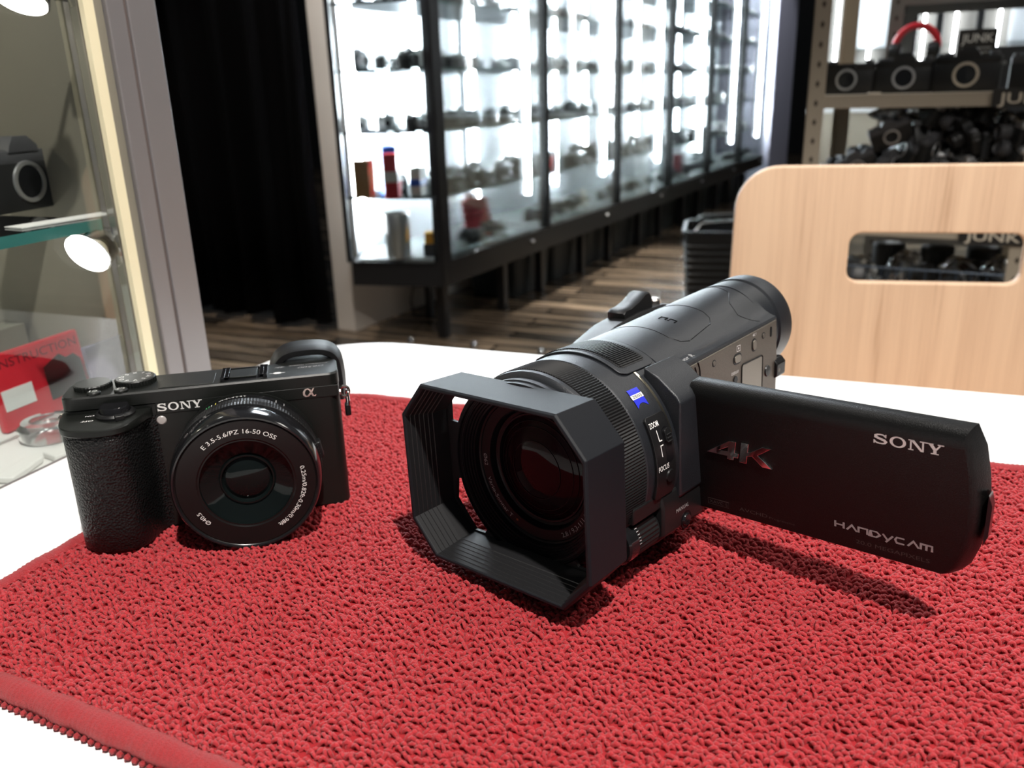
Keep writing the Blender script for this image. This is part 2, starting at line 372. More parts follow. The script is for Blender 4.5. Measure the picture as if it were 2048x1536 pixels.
def onplane(mb, ax, val, u0, v0, flip=1):
    """put a flat XY mesh onto a local plane. ax z: u->x v->y ; ax x: u->-z ; ax y: u->x v->-z"""
    out = []
    for p in mb.v:
        if ax == 'z': out.append((u0 + p[0], v0 + p[1], val))
        elif ax == 'x': out.append((val, v0 + p[1], u0 - p[0]))
        else: out.append((u0 + p[0] * flip, val, v0 - p[1] * flip))
    mb.v = out; return mb
def arc(mb, r, a0, z, c=(0, 0), inward=False):
    """wrap a flat text round a circle; outward: clockwise, tops out. inward: counter-clockwise, tops to the centre"""
    out = []
    for p in mb.v:
        if not inward: a = math.radians(a0) - p[0] / r; q = r + p[1]
        else: a = math.radians(a0) + p[0] / r; q = r - p[1]
        out.append((c[0] + q * math.cos(a), c[1] + q * math.sin(a), z))
    mb.v = out; return mb
def oncyl(mb, r, a0, z0, c=(0, 0), rot=0):
    """wrap flat mesh on a cylinder about Z: u goes clockwise (down the right side), v toward +z"""
    out = []
    for p in mb.v:
        u, v = p[0], p[1]
        if rot: u, v = u * math.cos(rot) - v * math.sin(rot), u * math.sin(rot) + v * math.cos(rot)
        a = math.radians(a0) - u / r; out.append((c[0] + r * math.cos(a), c[1] + r * math.sin(a), z0 + v))
    mb.v = out; return mb
# ------------------------------------------------------------------ the setting
UX, UY = 0.484, 0.875          # direction of the cabinet row
Uw = Vector((UX, UY, 0)); Nw = Vector((-UY, UX, 0))     # along the row / into the cabinets
CA = Vector((-0.235, 3.02, 0))
def struct(name, mb, mat, bevel=0, parent=None):
    o = link(name, mb.mesh(name, mat), parent, bevel)
    if parent is None: o['kind'] = 'structure'
    return o
struct('floor', MB().box((-4.5, -2.5, -0.1), (6.5, 12, 0)), M['floor'])
struct('wall_left', MB().box((-4.5, -2.5, 0), (-4.4, 12, 3)), M['dark_wall'])
struct('wall_back', MB().box((-4.4, 11.9, 0), (6.5, 12, 3)), M['dark_wall'])
struct('wall_right', MB().box((6.4, -2.5, 0), (6.5, 11.9, 3)), M['dark_wall'])
# white stub wall behind the cabinet row
w0 = Vector((-0.633, 3.332, 0)); wd = Vector((0.615, 0.788, 0)); wn = Vector((-0.788, 0.615, 0))
struct('wall_white', MB().prism([tuple((w0 + p)[:2]) for p in (Vector(), Uw * 5.2, Uw * 5.2 + Nw * .095, Nw * 0.095)], 0, 2.9), M['wall'], 0.004)
# dark plinth wall continuing under the row
# column at the far end of the row
cB = CA + Uw * 5.32
struct('trim_1', MB().prism([tuple(p[:2]) for p in (cB, cB + Uw * .8, cB + Uw * .8 + Nw * .5, cB + Nw * .5)], 0, 2.9), M['column'], 0.01)

# curtain: one pleated cloth
def curtain():
    a = Vector((-0.73, 3.36, 0)); d = Vector((-0.80, 0.42, 0)).normalized(); n = Vector((-d.y, d.x, 0)); N = 260; L = 2.2
    rows = []
    for z in (0.035, 0.6, 1.4, 2.2, 2.85):
        row = []
        for i in range(N + 1):
            s = L * i / N; q = a + d * s + n * (0.045 * math.sin(s * 34) + 0.02 * math.sin(s * 81 + z) + 0.015 * math.sin(z * 2 + s * 9))
            row.append((q.x, q.y, z + (0.012 * math.sin(s * 21) if z < .1 else 0)))
        rows.append(row)
    mb = MB().loft(rows, False, False)
    o = link('curtain', mb.mesh('curtain', M['curtain'], 60)); md = o.modifiers.new('thick', 'SOLIDIFY'); md.thickness = 0.004
    tag(o, 'long black pleated curtain hanging to the floor left of the white wall', 'curtain')
curtain()

for i, (x, y) in enumerate(((-.39, 3.165), (-.14, 3.07), (.112, 2.955))):  # bright dots of reflected light, given as added chrome studs
    tag(link('glint_stud', MB().lathe([(0, .022), (.008, .020), (.013, .013), (.015, .0), (0, 0)], 20).mesh('glint_stud', M['chrome'], 50)), 'shiny stud added as a glint on the floor behind the table, %s of three' % ['leftmost', 'middle', 'rightmost'][i], 'stud', 'studs added as floor glints').location = (x, y, .0005)

# ------------------------------------------------------------------ table
TZ = 0.72
e1 = Vector((0.931, -0.365, 0)); e2 = Vector((0.365, 0.931, 0))
tc_ = Vector((-0.1644, 0.697, 0))       # far left corner (before rounding)
TW, TD, TR = 0.98, 0.86, 0.085
tb = empty('table', tc_ + e1 * TW / 2 - e2 * TD / 2, math.atan2(e1.y, e1.x), label='white laminate table with rounded corners under the red mat and both cameras', cat='table')
top = curve_mesh([rrect(-TW / 2, -TD / 2, TW / 2, TD / 2, TR, 10)], 0.024, 0.0015)
link('tabletop', top.xf(lambda p: p + Vector((0, 0, TZ - 0.0121))).mesh('tabletop', M['white_table'], 30), tb)
edge = curve_mesh([rrect(-TW / 2 - .0009, -TD / 2 - .0009, TW / 2 + .0009, TD / 2 + .0009, TR, 10), rrect(-TW / 2 + .003, -TD / 2 + .003, TW / 2 - .003, TD / 2 - .003, TR - .003, 10)], 0.018)
link('edge_band', edge.xf(lambda p: p + Vector((0, 0, TZ - 0.0125))).mesh('edge_band', M['table_edge'], 30), tb)
for sx in (-1, 1):
    for sy in (-1, 1):
        link('leg', MB().lathe([(0.02, 0), (0.02, 0.015), (0.0175, 0.02), (0.0175, TZ - .0245)], 20, (sx * (TW / 2 - .07), sy * (TD / 2 - .07)), cap=True).mesh('leg', M['alu']), tb)

# ------------------------------------------------------------------ red mat
def build_mat():
    A0, A1, B1, B0 = Vector((-.235, .266, 0)), Vector((-.120, .536, 0)), Vector((.375, .342, 0)), Vector((.245, .031, 0))
    LS, LT = 0.54, 0.292
    def q(s, t):  # s,t in metres across the mat -> world
        a, b = s / LS, t / LT
        return (A0 * (1 - a) + B0 * a) * (1 - b) + (A1 * (1 - a) + B1 * a) * b
    r = 0.026
    def inside(s, t, m=0.0):
        if not (m < s < LS - m and m < t < LT - m): return False
        for cs, ct in ((r, r), (r, LT - r), (LS - r, r), (LS - r, LT - r)):
            if abs(s - (0 if cs < LS / 2 else LS)) < r and abs(t - (0 if ct < LT / 2 else LT)) < r and math.hypot(s - cs, t - ct) > r - m: return False
        return True
    root = empty('floor_mat', q(LS / 2, LT / 2) + Vector((0, 0, TZ)), label='red looped-pile mat with bound edge lying on the white table', cat='mat')
    org = Vector(root.location)
    outline = [tuple((q(s, t))[:2]) for s, t in rrect(0.001, 0.001, LS - .001, LT - .001, r, 8)]
    base = MB().prism(outline, TZ + .0002, TZ + 0.0050); base.xf(lambda p: p - org); link('backing', base.mesh('backing', M['mat_base']), root)
    # loops
    rng = np.random.default_rng(3)
    ps, pt = 0.0021, 0.0023
    ns, nt_ = int(LS / ps), int(LT / pt)
    I, J = np.meshgrid(np.arange(ns), np.arange(nt_), indexing='ij')
    S = (I + 0.5 + 0.5 * (J % 2) + rng.uniform(-.28, .28, I.shape)) * ps; Tt = (J + 0.5 + rng.uniform(-.22, .22, I.shape)) * pt
    S, Tt = S.ravel(), Tt.ravel()
    # rows wander slightly
    Tt = Tt + 0.0006 * np.sin(S * 60) ; S = S + 0.0007 * np.sin(Tt * 75 + 1)
    keep = np.array([inside(a, b, 0.0045) for a, b in zip(S, Tt)]); S, Tt = S[keep], Tt[keep]
    a, b = (S / LS)[:, None], (Tt / LT)[:, None]
    A0n, A1n, B1n, B0n = [np.array(v) for v in (A0, A1, B1, B0)]
    C = (A0n * (1 - a) + B0n * a) * (1 - b) + (A1n * (1 - a) + B1n * a) * b
    C = C - np.array(org); C[:, 2] = 0; n = len(C)
    # one loop: leaning arch, K rings of 5 sides
    K, Sd = 7, 5
    ang = rng.normal(0.25, 0.5, n) + math.atan2(e1.y, e1.x); dirs = np.stack([np.cos(ang), np.sin(ang), np.zeros(n)], 1); side = np.stack([-np.sin(ang), np.cos(ang), np.zeros(n)], 1)
    wd_ = rng.uniform(.0010, .0016, n)[:, None]; ht = rng.uniform(.0021, .0036, n)[:, None]; lean = rng.normal(-.0006, .0007, n)[:, None]; rad = rng.uniform(.00066, .00088, n)[:, None]
    ths = np.linspace(-0.15, math.pi + 0.15, K); up = np.array([0, 0, 1.0])
    V = np.zeros((n, K, Sd, 3))
    for k, th in enumerate(ths):
        cpt = C + dirs * (wd_ * math.cos(th)) + up * (0.0036 + ht * math.sin(th)) + side * (lean * (math.sin(th) + 0.6 * math.cos(th)))
        tn = dirs * (-math.sin(th)) * wd_ + up * math.cos(th) * ht; tn /= np.linalg.norm(tn, axis=1)[:, None]
        u = side; w = np.cross(tn, u); rr = rad * (0.78 + 0.32 * math.sin(max(th, 0)))
        for j in range(Sd):
            p = 2 * math.pi * j / Sd + 0.5 * k
            V[:, k, j] = cpt + u * rr * math.cos(p) + w * rr * math.sin(p)
    V = V.reshape(-1, 3)
    quad = np.array([(k * Sd + j, k * Sd + (j + 1) % Sd, (k + 1) * Sd + (j + 1) % Sd, (k + 1) * Sd + j) for k in range(K - 1) for j in range(Sd)])
    F = (quad[None] + (np.arange(n) * K * Sd)[:, None, None]).reshape(-1, 4)
    me = bpy.data.meshes.new('pile'); me.vertices.add(len(V)); me.vertices.foreach_set('co', V.ravel())
    me.loops.add(F.size); me.loops.foreach_set('vertex_index', F.ravel()); me.polygons.add(len(F))
    me.polygons.foreach_set('loop_start', np.arange(len(F)) * 4); me.polygons.foreach_set('loop_total', np.full(len(F), 4))
    me.polygons.foreach_set('use_smooth', np.ones(len(F), bool)); me.update(calc_edges=True); me.materials.append(M['pile'])
    tag(link('pile', me, root), 'dense red yarn loops', kind='stuff')
    # binding: fat wrapped edge, with fine wrap ridges
    ring = [(s, t) for s, t in rrect(0, 0, LS, LT, r, 10)]
    path = []
    for i in range(len(ring)):
        p0, p1 = Vector(ring[i]), Vector(ring[(i + 1) % len(ring)]); L = (p1 - p0).length; m = max(1, int(L / 0.0011))
        for k in range(m): path.append(p0.lerp(p1, k / m))
    mb = MB(); secs = []
    N = len(path)
    for i, p in enumerate(path):
        d = (path[(i + 1) % N] - path[i - 1]).normalized(); nn = Vector((d.y, -d.x)); sec = []
        wob = 1 + 0.06 * math.sin(i * .31) + .05 * math.sin(i * .083) + rnd.uniform(-.035, .035); tw = (i % 2) * 0.06
        for j in range(14):
            al = 2 * PI * j / 14; ox = 0.0047 * wob * (1 - tw) * math.cos(al); oz = 0.0040 * (1 + (wob - 1) * .7 - tw) * math.sin(al)
            w = q(p.x - nn.x * 0.0035 + nn.x * ox, p.y - nn.y * 0.0035 + nn.y * ox); sec.append((w.x - org.x, w.y - org.y, 0.0043 + oz))
        secs.append(sec)
    secs.append(secs[0]); mb.loft(secs, False)
    link('edge_binding', mb.mesh('edge_binding', M['binding'], 80), root)
    # chain of knots along the outside, and short stitches on the inside
    kn = MB(); st = MB(); acc = 0
    for i in range(0, N, 3):
        p = path[i]; d = (path[(i + 1) % N] - path[i - 1]).normalized(); nn = Vector((d.y, -d.x))
        w = q(p.x + nn.x * .0011, p.y + nn.y * .0011) - org; w.z = 0.0013
        w2 = q(p.x + nn.x * .0011 + d.x * .0022, p.y + nn.y * .0011 + d.y * .0022) - org; w2.z = 0.0016
        kn.tube([w, (w + w2) / 2 + Vector((0, 0, .0003)), w2], [.0006, .0012, .0006], 6)
        a_ = q(p.x - nn.x * .0078, p.y - nn.y * .0078) - org; b_ = q(p.x - nn.x * .0070 + d.x * .0020, p.y - nn.y * .0070 + d.y * .0020) - org
        a_.z = 0.0066; b_.z = 0.0066; st.tube([a_, (a_ + b_) / 2 + Vector((0, 0, .0006)), b_], .00035, 5)
    link('chain_stitch', kn.mesh('chain_stitch', M['binding'], 60), root); link('running_stitch', st.mesh('running_stitch', M['binding'], 60), root)
    # frayed tuft on the near edge
    tf = MB(); c0 = Vector((-.1085, .2055, TZ)) - org
    for i in range(90):
        p = c0 + Vector((rnd.uniform(-.005, .005), rnd.uniform(0, .003), rnd.uniform(.001, .004))); g = Vector((rnd.gauss(-.1, .5), rnd.gauss(-.8, .3), 0)); pts = [p]
        for k in range(4):
            g += Vector((rnd.gauss(0, .5), rnd.gauss(0, .4), 0)); p = p + g.normalized() * .0014; p = Vector((p.x, p.y, max(.0006, p.z - .0009))); pts.append(p)
        tf.tube(pts, .00008, 3)
    link('frayed_tuft', tf.mesh('frayed_tuft', M['binding'], 60), root)
build_mat()

# ------------------------------------------------------------------ wooden chair behind the table
def chair():
    dc = Vector((.974, -.226, 0)); nb = Vector((.226, .974, 0)); c0 = Vector((.262, .965, 0))
    W = 0.40; H0, H1 = 0.46, 0.826
    root = empty('chair', c0 + dc * 0.209 - nb * 0.18, math.atan2(dc.y, dc.x), label='light oak plywood chair with an oblong hand hole in its backrest, behind the table', cat='chair')
    # local: x along the back, y away from the table
    h = 0.418 / 2
    outl = rrect(-h, H0, h, H1, (0.03, 0.045, 0.045, 0.03), 10)
    outl = [(x * (1 + 0.03 * (H1 - y) / (H1 - H0)), y) for x, y in outl]
    hole = rrect(-0.088, 0.698, 0.094, 0.757, 0.015, 8)
    bk = curve_mesh([outl, hole], 0.012, 0.002)
    lean = 0.05
    bk.xf(lambda p: Vector((p.x, 0.18 + p.z + 0.0, p.y)))
    link('backrest', bk.mesh('backrest', M['chair_wood'], 30), root)
    seat = curve_mesh([rrect(-h, -.24, h, .155, .05, 8)], 0.014, 0.003); seat.xf(lambda p: p + Vector((0, 0, .447)))
    link('seat', seat.mesh('seat', M['chair_wood'], 30), root)
    for sx in (-1, 1):
        link('leg', MB().tube([(sx * .19, -.2, 0), (sx * .17, -.18, .439)], .011, 14).mesh('leg', M['steel']), root)
        link('leg', MB().tube([(sx * .19, .26, 0), (sx * .17, .16, .42), (sx * .16, .1965, .50), (sx * .16, .1965, .6)], .011, 14).mesh('leg', M['steel']), root)
chair()
# ------------------------------------------------------------------ mirrorless camera (left)
def mirrorless():
    X0 = 60.0   # frame origin is the middle of the body
    D = Local('mirrorless_camera', (-.139, .3581, TZ + 0.0068), rotm(.2314, -.009, -.0009), (60, 0, -8), label='black mirrorless camera with a flat zoom lens standing left on the red mat', cat='camera')
    D.Mx = D.Mx; T = Vector((-.139, .3581, TZ + 0.0068)) + D.Mx @ Vector((0, 0, -.008)); W = D.Mx.to_4x4(); W.translation = T; D.o.matrix_world = W
    part = D.part
    LX, LY = 76.1, 30.3
    def plan(pts, y): return [(x, y, z) for x, z in pts]
    # body block (plan outline x,z)
    body = rrect(.6, -21, 119.6, 2.6, (4, 5, 5, 2.5), 6)
    mb = MB(); ins = lambda k: [(60 + (x - 60) * (1 - k / 60), -9 + (z + 9) * (1 - k / 12)) for x, z in body]
    mb.loft([plan(ins(.9), 0), plan(body, .9), plan(body, 60.6), plan(ins(.3), 60.8)])
    part('body', mb, M['mag'])
    tp = rrect(.8, -21, 119.8, 3, (3.2, 5, 5, 6.5), 8); tin = [(60 + (x - 60) * .991, -9 + (z + 9) * .95) for x, z in tp]
    mb = MB().loft([plan(tp, 61.1), plan(tp, 66.1), plan(tin, 66.9)])
    topo = part('top_plate', mb, M['mag'])
    # chamfer along the front top edge
    # flash lid seam and cover
    mb = MB().prism(rrect(41, -15, 64.5, .9, .8, 3), 66.9, 67.15, 'y'); part('flash_cover', mb, M['mag'], topo, .12)
    # hot shoe
    mb = MB(); mb.box((67.5, 66.9, -16.5), (88, 67.1, .3)); mb.box((67.5, 67.1, -16.5), (69.2, 68.5, .3)); mb.box((86.3, 67.1, -16.5), (88, 68.5, .3)); mb.box((67.5, 67.1, -16.5), (88, 67.9, -15.4))
    mb.box((69.2, 68.1, -16.5), (71, 68.5, -1)); mb.box((84.5, 68.1, -16.5), (86.3, 68.5, -1))
    hs = part('hot_shoe', mb, M['plastic_gloss'], topo, .1)
    part('contact_plate', MB().prism(rrect(71.2, -14, 83.3, -1.8, .6, 3), 67.1, 68.0, 'y'), M['mag'], hs, .15)
    # grip
    gp = [(1.0, -19), (.2, -6), (.6, 6), (2.5, 15), (7.5, 20.5), (14, 23.2), (22, 24.2), (27.5, 22.2), (31, 17), (33, 10), (34.6, 4), (38.5, 2.4), (46, 2.2), (46, -19)]
    def gsec(y, k=1.0, dx=0.0): return [(x + dx, y, 2 + (z - 2) * k if z > 2 else z) for x, z in chaikin(gp, 2)]
    mb = MB().loft([gsec(0.4, .93), gsec(1.8, .985), gsec(12, 1.0), gsec(30, .97), gsec(46, .985), gsec(54.5, 1.0), gsec(55.6, .97)])
    part('grip', mb, M['leather'], smooth=50)
    gp2 = [(1.3, -12), (.4, -2), (.6, 8), (2.2, 16.5), (7.5, 22.3), (15, 25), (23.5, 25.6), (29.5, 22.5), (33, 15), (35.4, 7), (37.8, 3), (38, -12)]
    def psec(y, k=1.0, tilt=.0):
        return [(x, y - max(0, z) * tilt, 1 + (z - 1) * k if z > 1 else z) for x, z in chaikin(gp2, 2)]
    mb = MB().loft([psec(55.4, .97), psec(56.2, .995, .01), psec(58.8, .985, .03), psec(59.2, .955, .03)])
    shelf = part('grip_top', mb, M['mag'], smooth=30)
    # remote sensor window on the grip
    # power ring, lever and shutter button
    Y = 59.2
    mb = MB().lathe([(0, Y - 1.2), (8.1, Y - 1.2), (8.3, Y + .6), (7.6, Y + 1.5), (6.6, Y + 1.7), (6.5, Y + 1.0), (0, Y + 1.0)], 48, (23.2, 6.8), 'y')
    pr = part('power_switch', mb, M['plastic'], smooth=25)
    lev = MB().box((-1.9, Y - .6, 5.8), (1.9, Y + 1.7, 9.4)); Rm = Matrix.Translation((23.2, 0, 6.8)) @ Matrix.Rotation(math.radians(22), 4, 'Y'); lev.xf(lambda p: Rm @ p)
    part('lever', lev, M['plastic'], pr, .35)
    mb = MB().lathe([(0, Y), (6.1, Y), (6.2, Y + 3.4), (5.7, Y + 4.1), (3, Y + 3.8), (0, Y + 3.6)], 40, (23.2, 6.8), 'y')
    part('shutter_button', mb, M['plastic_gloss'], smooth=40)
    def top_text(name, body, x, z, h, mat, parent, w=None, y=67.0, it=0):
        t = text_mb(body, h, w, italic=it); mb = MB()
        mb.join(t, lambda p: Vector((x - p.x, y, z + p.y))); return part(name, mb, M[mat], parent, smooth=0)   # reads from behind the camera
    top_text('lettering', 'OFF', 15.4, 11.8, 1.9, 'print', shelf, 5.0, 59.15)
    top_text('lettering', 'ON', 14.6, 5.6, 1.7, 'print', shelf, 3.6, 59.25)
    # dials
    def dial(name, cx, cz, r, y0, y1, teeth, mat, n=72):
        secs = []
        for y, k in ((y0, 1), (y1 - .5, 1), (y1, .93)):
            secs.append([(cx + (r - (teeth if j % 2 else 0) * (k == 1)) * k * math.cos(2 * PI * j / n), y, cz + (r - (teeth if j % 2 else 0) * (k == 1)) * k * math.sin(2 * PI * j / n)) for j in range(n)])
        return part(name, MB().loft(secs), M[mat], topo, smooth=25)
    dial('control_dial', 12.0, -11.0, 8.0, 66.9, 69.2, .35, 'mag', 64)
    md = dial('mode_dial', 29.9, -11.8, 8.8, 66.9, 69.8, .3, 'mag', 80)
    mb = MB()
    for i, ch in enumerate(['M', 'S', 'A', 'P', 'O', 'Q', 'S', 'X', 'I', 'U']):
        t = text_mb(ch, 2.1); a = math.radians(36 * i + 8)
        mb.join(t, lambda p: Vector((29.9 + (6.9 - p.y) * math.cos(a) - (p.x - t.w / 2) * -math.sin(a), 69.87, -11.8 + (6.9 - p.y) * math.sin(a) - (p.x - t.w / 2) * math.cos(a))))
    part('dial_symbols', mb, M['print'], md, smooth=0)
    for x, tx in ((14.4, 'C1'), (25.6, 'C2')):
        b = part('custom_button', MB().lathe([(0, 66.8), (2.9, 66.8), (2.9, 67.8), (2.4, 68.3), (0, 68.3)], 28, (x, -.2), 'y'), M['mag'], topo, smooth=30)
        t = text_mb(tx, 2.0, 3.2); part('lettering', MB().join(t, lambda p: Vector((x + 1.6 - p.x, 68.4, -1.2 + p.y))), M['print'], b, smooth=0)
    top_text('lettering', '\u03b16500', 113.5, -11.5, 2.3, 'grey_print', topo, 12, 66.95, .3)
    top_text('lettering', 'SteadyShot INSIDE', 115.5, -15.3, 1.4, 'grey_print', topo, 18, 66.95)
    top_text('lettering', '4K', 95.5, -14.8, 2.0, 'grey_print', topo, 5, 66.95, .3)
    mb = MB().add([(92.3 + 1.9 * math.cos(2 * PI * i / 20), 66.96, -5 + 1.4 * math.sin(2 * PI * i / 20)) for i in range(20)], [tuple(range(20))]); mb.add([(88.8, 66.96, -5.2), (95.8, 66.96, -5.2), (95.8, 66.96, -4.7), (88.8, 66.96, -4.7)], [(0, 1, 2, 3)])
    part('sensor_mark', mb, M['print'], topo, smooth=0)
    # front markings
    t = logo_serif(); k = 3.6; t.v = [(p[0] * 19.2 / 5.26, p[1] * k, 0) for p in t.v]; onplane(t, 'z', 3.12, 39.6, 0); t.v = [(p[0], p[1] + 57.0, p[2]) for p in t.v]
    # the nameplate sits on the front face of the top plate
    t.v = [(p[0], p[1], 3.08) for p in t.v]; part('maker_lettering', t, M['print'], smooth=0)
    al = strokes([[(1.0, 1.0, .10), (.80, .62, .17), (.60, .28, .2), (.40, .06, .15), (.20, .05, .15), (.05, .26, .2), (.05, .58, .2), (.22, .88, .15), (.44, .95, .13), (.62, .80, .15), (.78, .35, .2), (.90, .08, .15), (1.08, .04, .12), (1.16, .2, .08)]], .15)
    al.v = [(p[0] * 4.8, p[1] * 4.0, 0) for p in al.v]; part('alpha_emblem', onplane(al, 'z', 3.1, 103.2, 56.6), M['steel'], smooth=0)
    part('front_face_band', MB().box((39, 55.6, 2.4), (119, 61, 2.95)), M['mag'], None, .25)
    part('focus_lamp', MB().lathe([(0, 3.2), (1.6, 3.1), (2.1, 2.7), (2.1, 2.3)], 24, (40.6, 52.6)), M['lamp_lens'])
    # lens
    lens = MB().lathe([(29.5, 2), (30.4, 3.2), (30.4, 5), (31.2, 5.8), (31.2, 12.0), (31.6, 12.6)], 128, (LX, LY))
    lb = part('lens_barrel', lens, M['plastic_gloss'], smooth=40)
    n = 300; secs = []
    for r, z, k in ((31.6, 12.6, 0), (32.2, 13.0, 0), (32.2, 16.4, 1), (31.9, 16.5, 0), (31.9, 17.0, 0), (32.25, 17.1, 1), (32.25, 20.6, 1), (31.9, 21.0, 0)):
        secs.append([(LX + (r - .22 * (j % 2) * k) * math.cos(2 * PI * j / n), LY + (r - .22 * (j % 2) * k) * math.sin(2 * PI * j / n), z) for j in range(n)])
    part('zoom_ring', MB().loft(secs, False), M['plastic'], lb, smooth=12)
    fr = MB().lathe([(31.9, 21.0), (32.2, 21.6), (32.1, 27.5), (31.6, 31), (31.1, 33.4), (30.6, 34.2), (29.9, 34.2), (29.5, 33.6)], 128, (LX, LY))
    part('front_barrel', fr, M['plastic_gloss'], lb, smooth=50)
    face = MB().lathe([(29.5, 33.6), (29.2, 33.3), (28.9, 33.5), (20.8, 33.3), (20.2, 32.9), (19.6, 32.9)], 128, (LX, LY)); fo = part('front_face', face, M['face'], lb, smooth=25)
    inner = MB().lathe([(19.6, 32.9), (19.5, 31.2), (17.5, 30.2), (12.5, 28.6), (11.6, 28.2), (11.4, 29.1), (10.8, 29.1), (10.6, 28.2), (9.9, 27.4)], 96, (LX, LY)); part('inner_cone', inner, M['optic_green'], lb, smooth=30)
    gl = MB().lathe([(9.9, 27.4), (8, 28.3), (6, 28.9), (4, 29.25), (2, 29.45), (0.02, 29.5)], 64, (LX, LY)); part('front_element', gl, M['optic_green'], lb, smooth=60)
    for tx, a0, h, w in (('E 3.5-5.6/PZ 16-50 OSS', 131, 2.05, 31.5), ('0.25m/0.82ft-0.30m/0.98ft', 12.5, 1.95, 30.5), ('\u00d840.5', -136, 1.95, 6.8)):
        t = text_mb(tx, h, w); part('lettering', arc(t, 23.3, a0, 33.58, (LX, LY)), M['print'], fo, smooth=0)
    for tx, a0, mt, h, w in (('3.5-5.6/16-50', 86, 'print', 1.3, 12), ):
        t = text_mb(tx, h, w); mb = MB(); mb.v = []; mb.join(t)
        out = []
        for p in mb.v:
            a = math.radians(a0) + (p[0] - 0) / 31.3; out.append((LX + 31.32 * math.cos(a), LY + 31.32 * math.sin(a), 7.0 + p[1]))
        mb.v = out; part('lettering', mb, M[mt], lb, smooth=0)
    for a0, mt in ((117, 'green_print'), (114.5, 'print'), (111, 'yellow_print'), (119.5, 'green_print'), (62, 'grey_print'), (55, 'grey_print')):
        t = rects(MB(), [(0, 0, .45, 3.2)]); part('index_mark', oncyl(t, 31.33, a0, 7.6, (LX, LY)), M[mt], lb, smooth=0)
    # zoom lever on the barrel side
    lv = MB().box((31.4, -4, 13.5), (33.4, 4, 19)); Rm = Matrix.Translation((LX, LY, 0)) @ Matrix.Rotation(math.radians(10), 4, 'Z'); lv.xf(lambda p: Rm @ p); part('zoom_lever', lv, M['plastic'], lb, .6)
    # lens mount ring on the body
    part('mount_ring', MB().lathe([(31.6, 2.4), (31.4, 3.6), (30.2, 3.7)], 96, (LX, LY)), M['mag'], smooth=30)
    # eyecup: rounded frame behind the finder
    secs = []
    zz = [(-22, 0), (-30, -.3), (-35, .2), (-37.5, .6), (-38.5, 0)]
    path = [(88.6, 46), (88.6, 58), (89.2, 63.5), (92.4, 69.0), (97.5, 71.6), (104.5, 72.1), (112, 71.9), (117.6, 70.4), (121.0, 66.6), (122.0, 61), (122.2, 52), (121.6, 45)]
    path = chaikin([path[0]] + path + [path[-1]], 2, False)
    for x, y in path:
        cx, cy = 105.4, 52; d = Vector((cx - x, cy - y)).normalized(); t = 3.1
        sec = []
        for u, w in ((0, 0), (-.5, .25), (-.2, .5), (-.6, .8), (0, 1), (.7, 1), (1, .85), (1, .1), (.8, 0)):
            sec.append((x + d.x * t * u, y + d.y * t * u, -21.5 - 16 * w))
        secs.append(sec)
    part('eyecup', MB().loft(secs, True), M['rubber'], smooth=50)
    part('viewfinder_block', MB().prism(rrect(91.5, 45, 119, 66.5, 3, 4), -34, -20.5, 'z'), M['plastic'], None, .6)
    # strap lugs
    def lug(x, s):
        lb_ = part('strap_lug', MB().tube([(x + s * (2.6 + 2.2 * math.cos(a)), 53.5 + 2.5 * math.sin(a), -9) for a in [2 * PI * i / 20 for i in range(20)]], .75, 8, True).tube([(x - s * 1.5, 53.5, -9), (x + s * .8, 53.5, -9)], 1.6, 10), M['steel'])
        rg = MB().tube([(x + s * (3.8 + .5 * math.sin(a)), 49.5 + 4.6 * math.cos(a), -9 + 2.4 * math.sin(a)) for a in [2 * PI * i / 24 for i in range(24)]], .5, 8, True)
        part('split_ring', rg, M['chrome'], lb_)
        part('ring_guard', MB().box((x + s * 3.0 - .9, 41.3, -11.4), (x + s * 3.0 + 1.9, 47.4, -6.6)), M['rubber'], lb_, .8)
    lug(119.4, 1); lug(0.8, -1)
mirrorless()

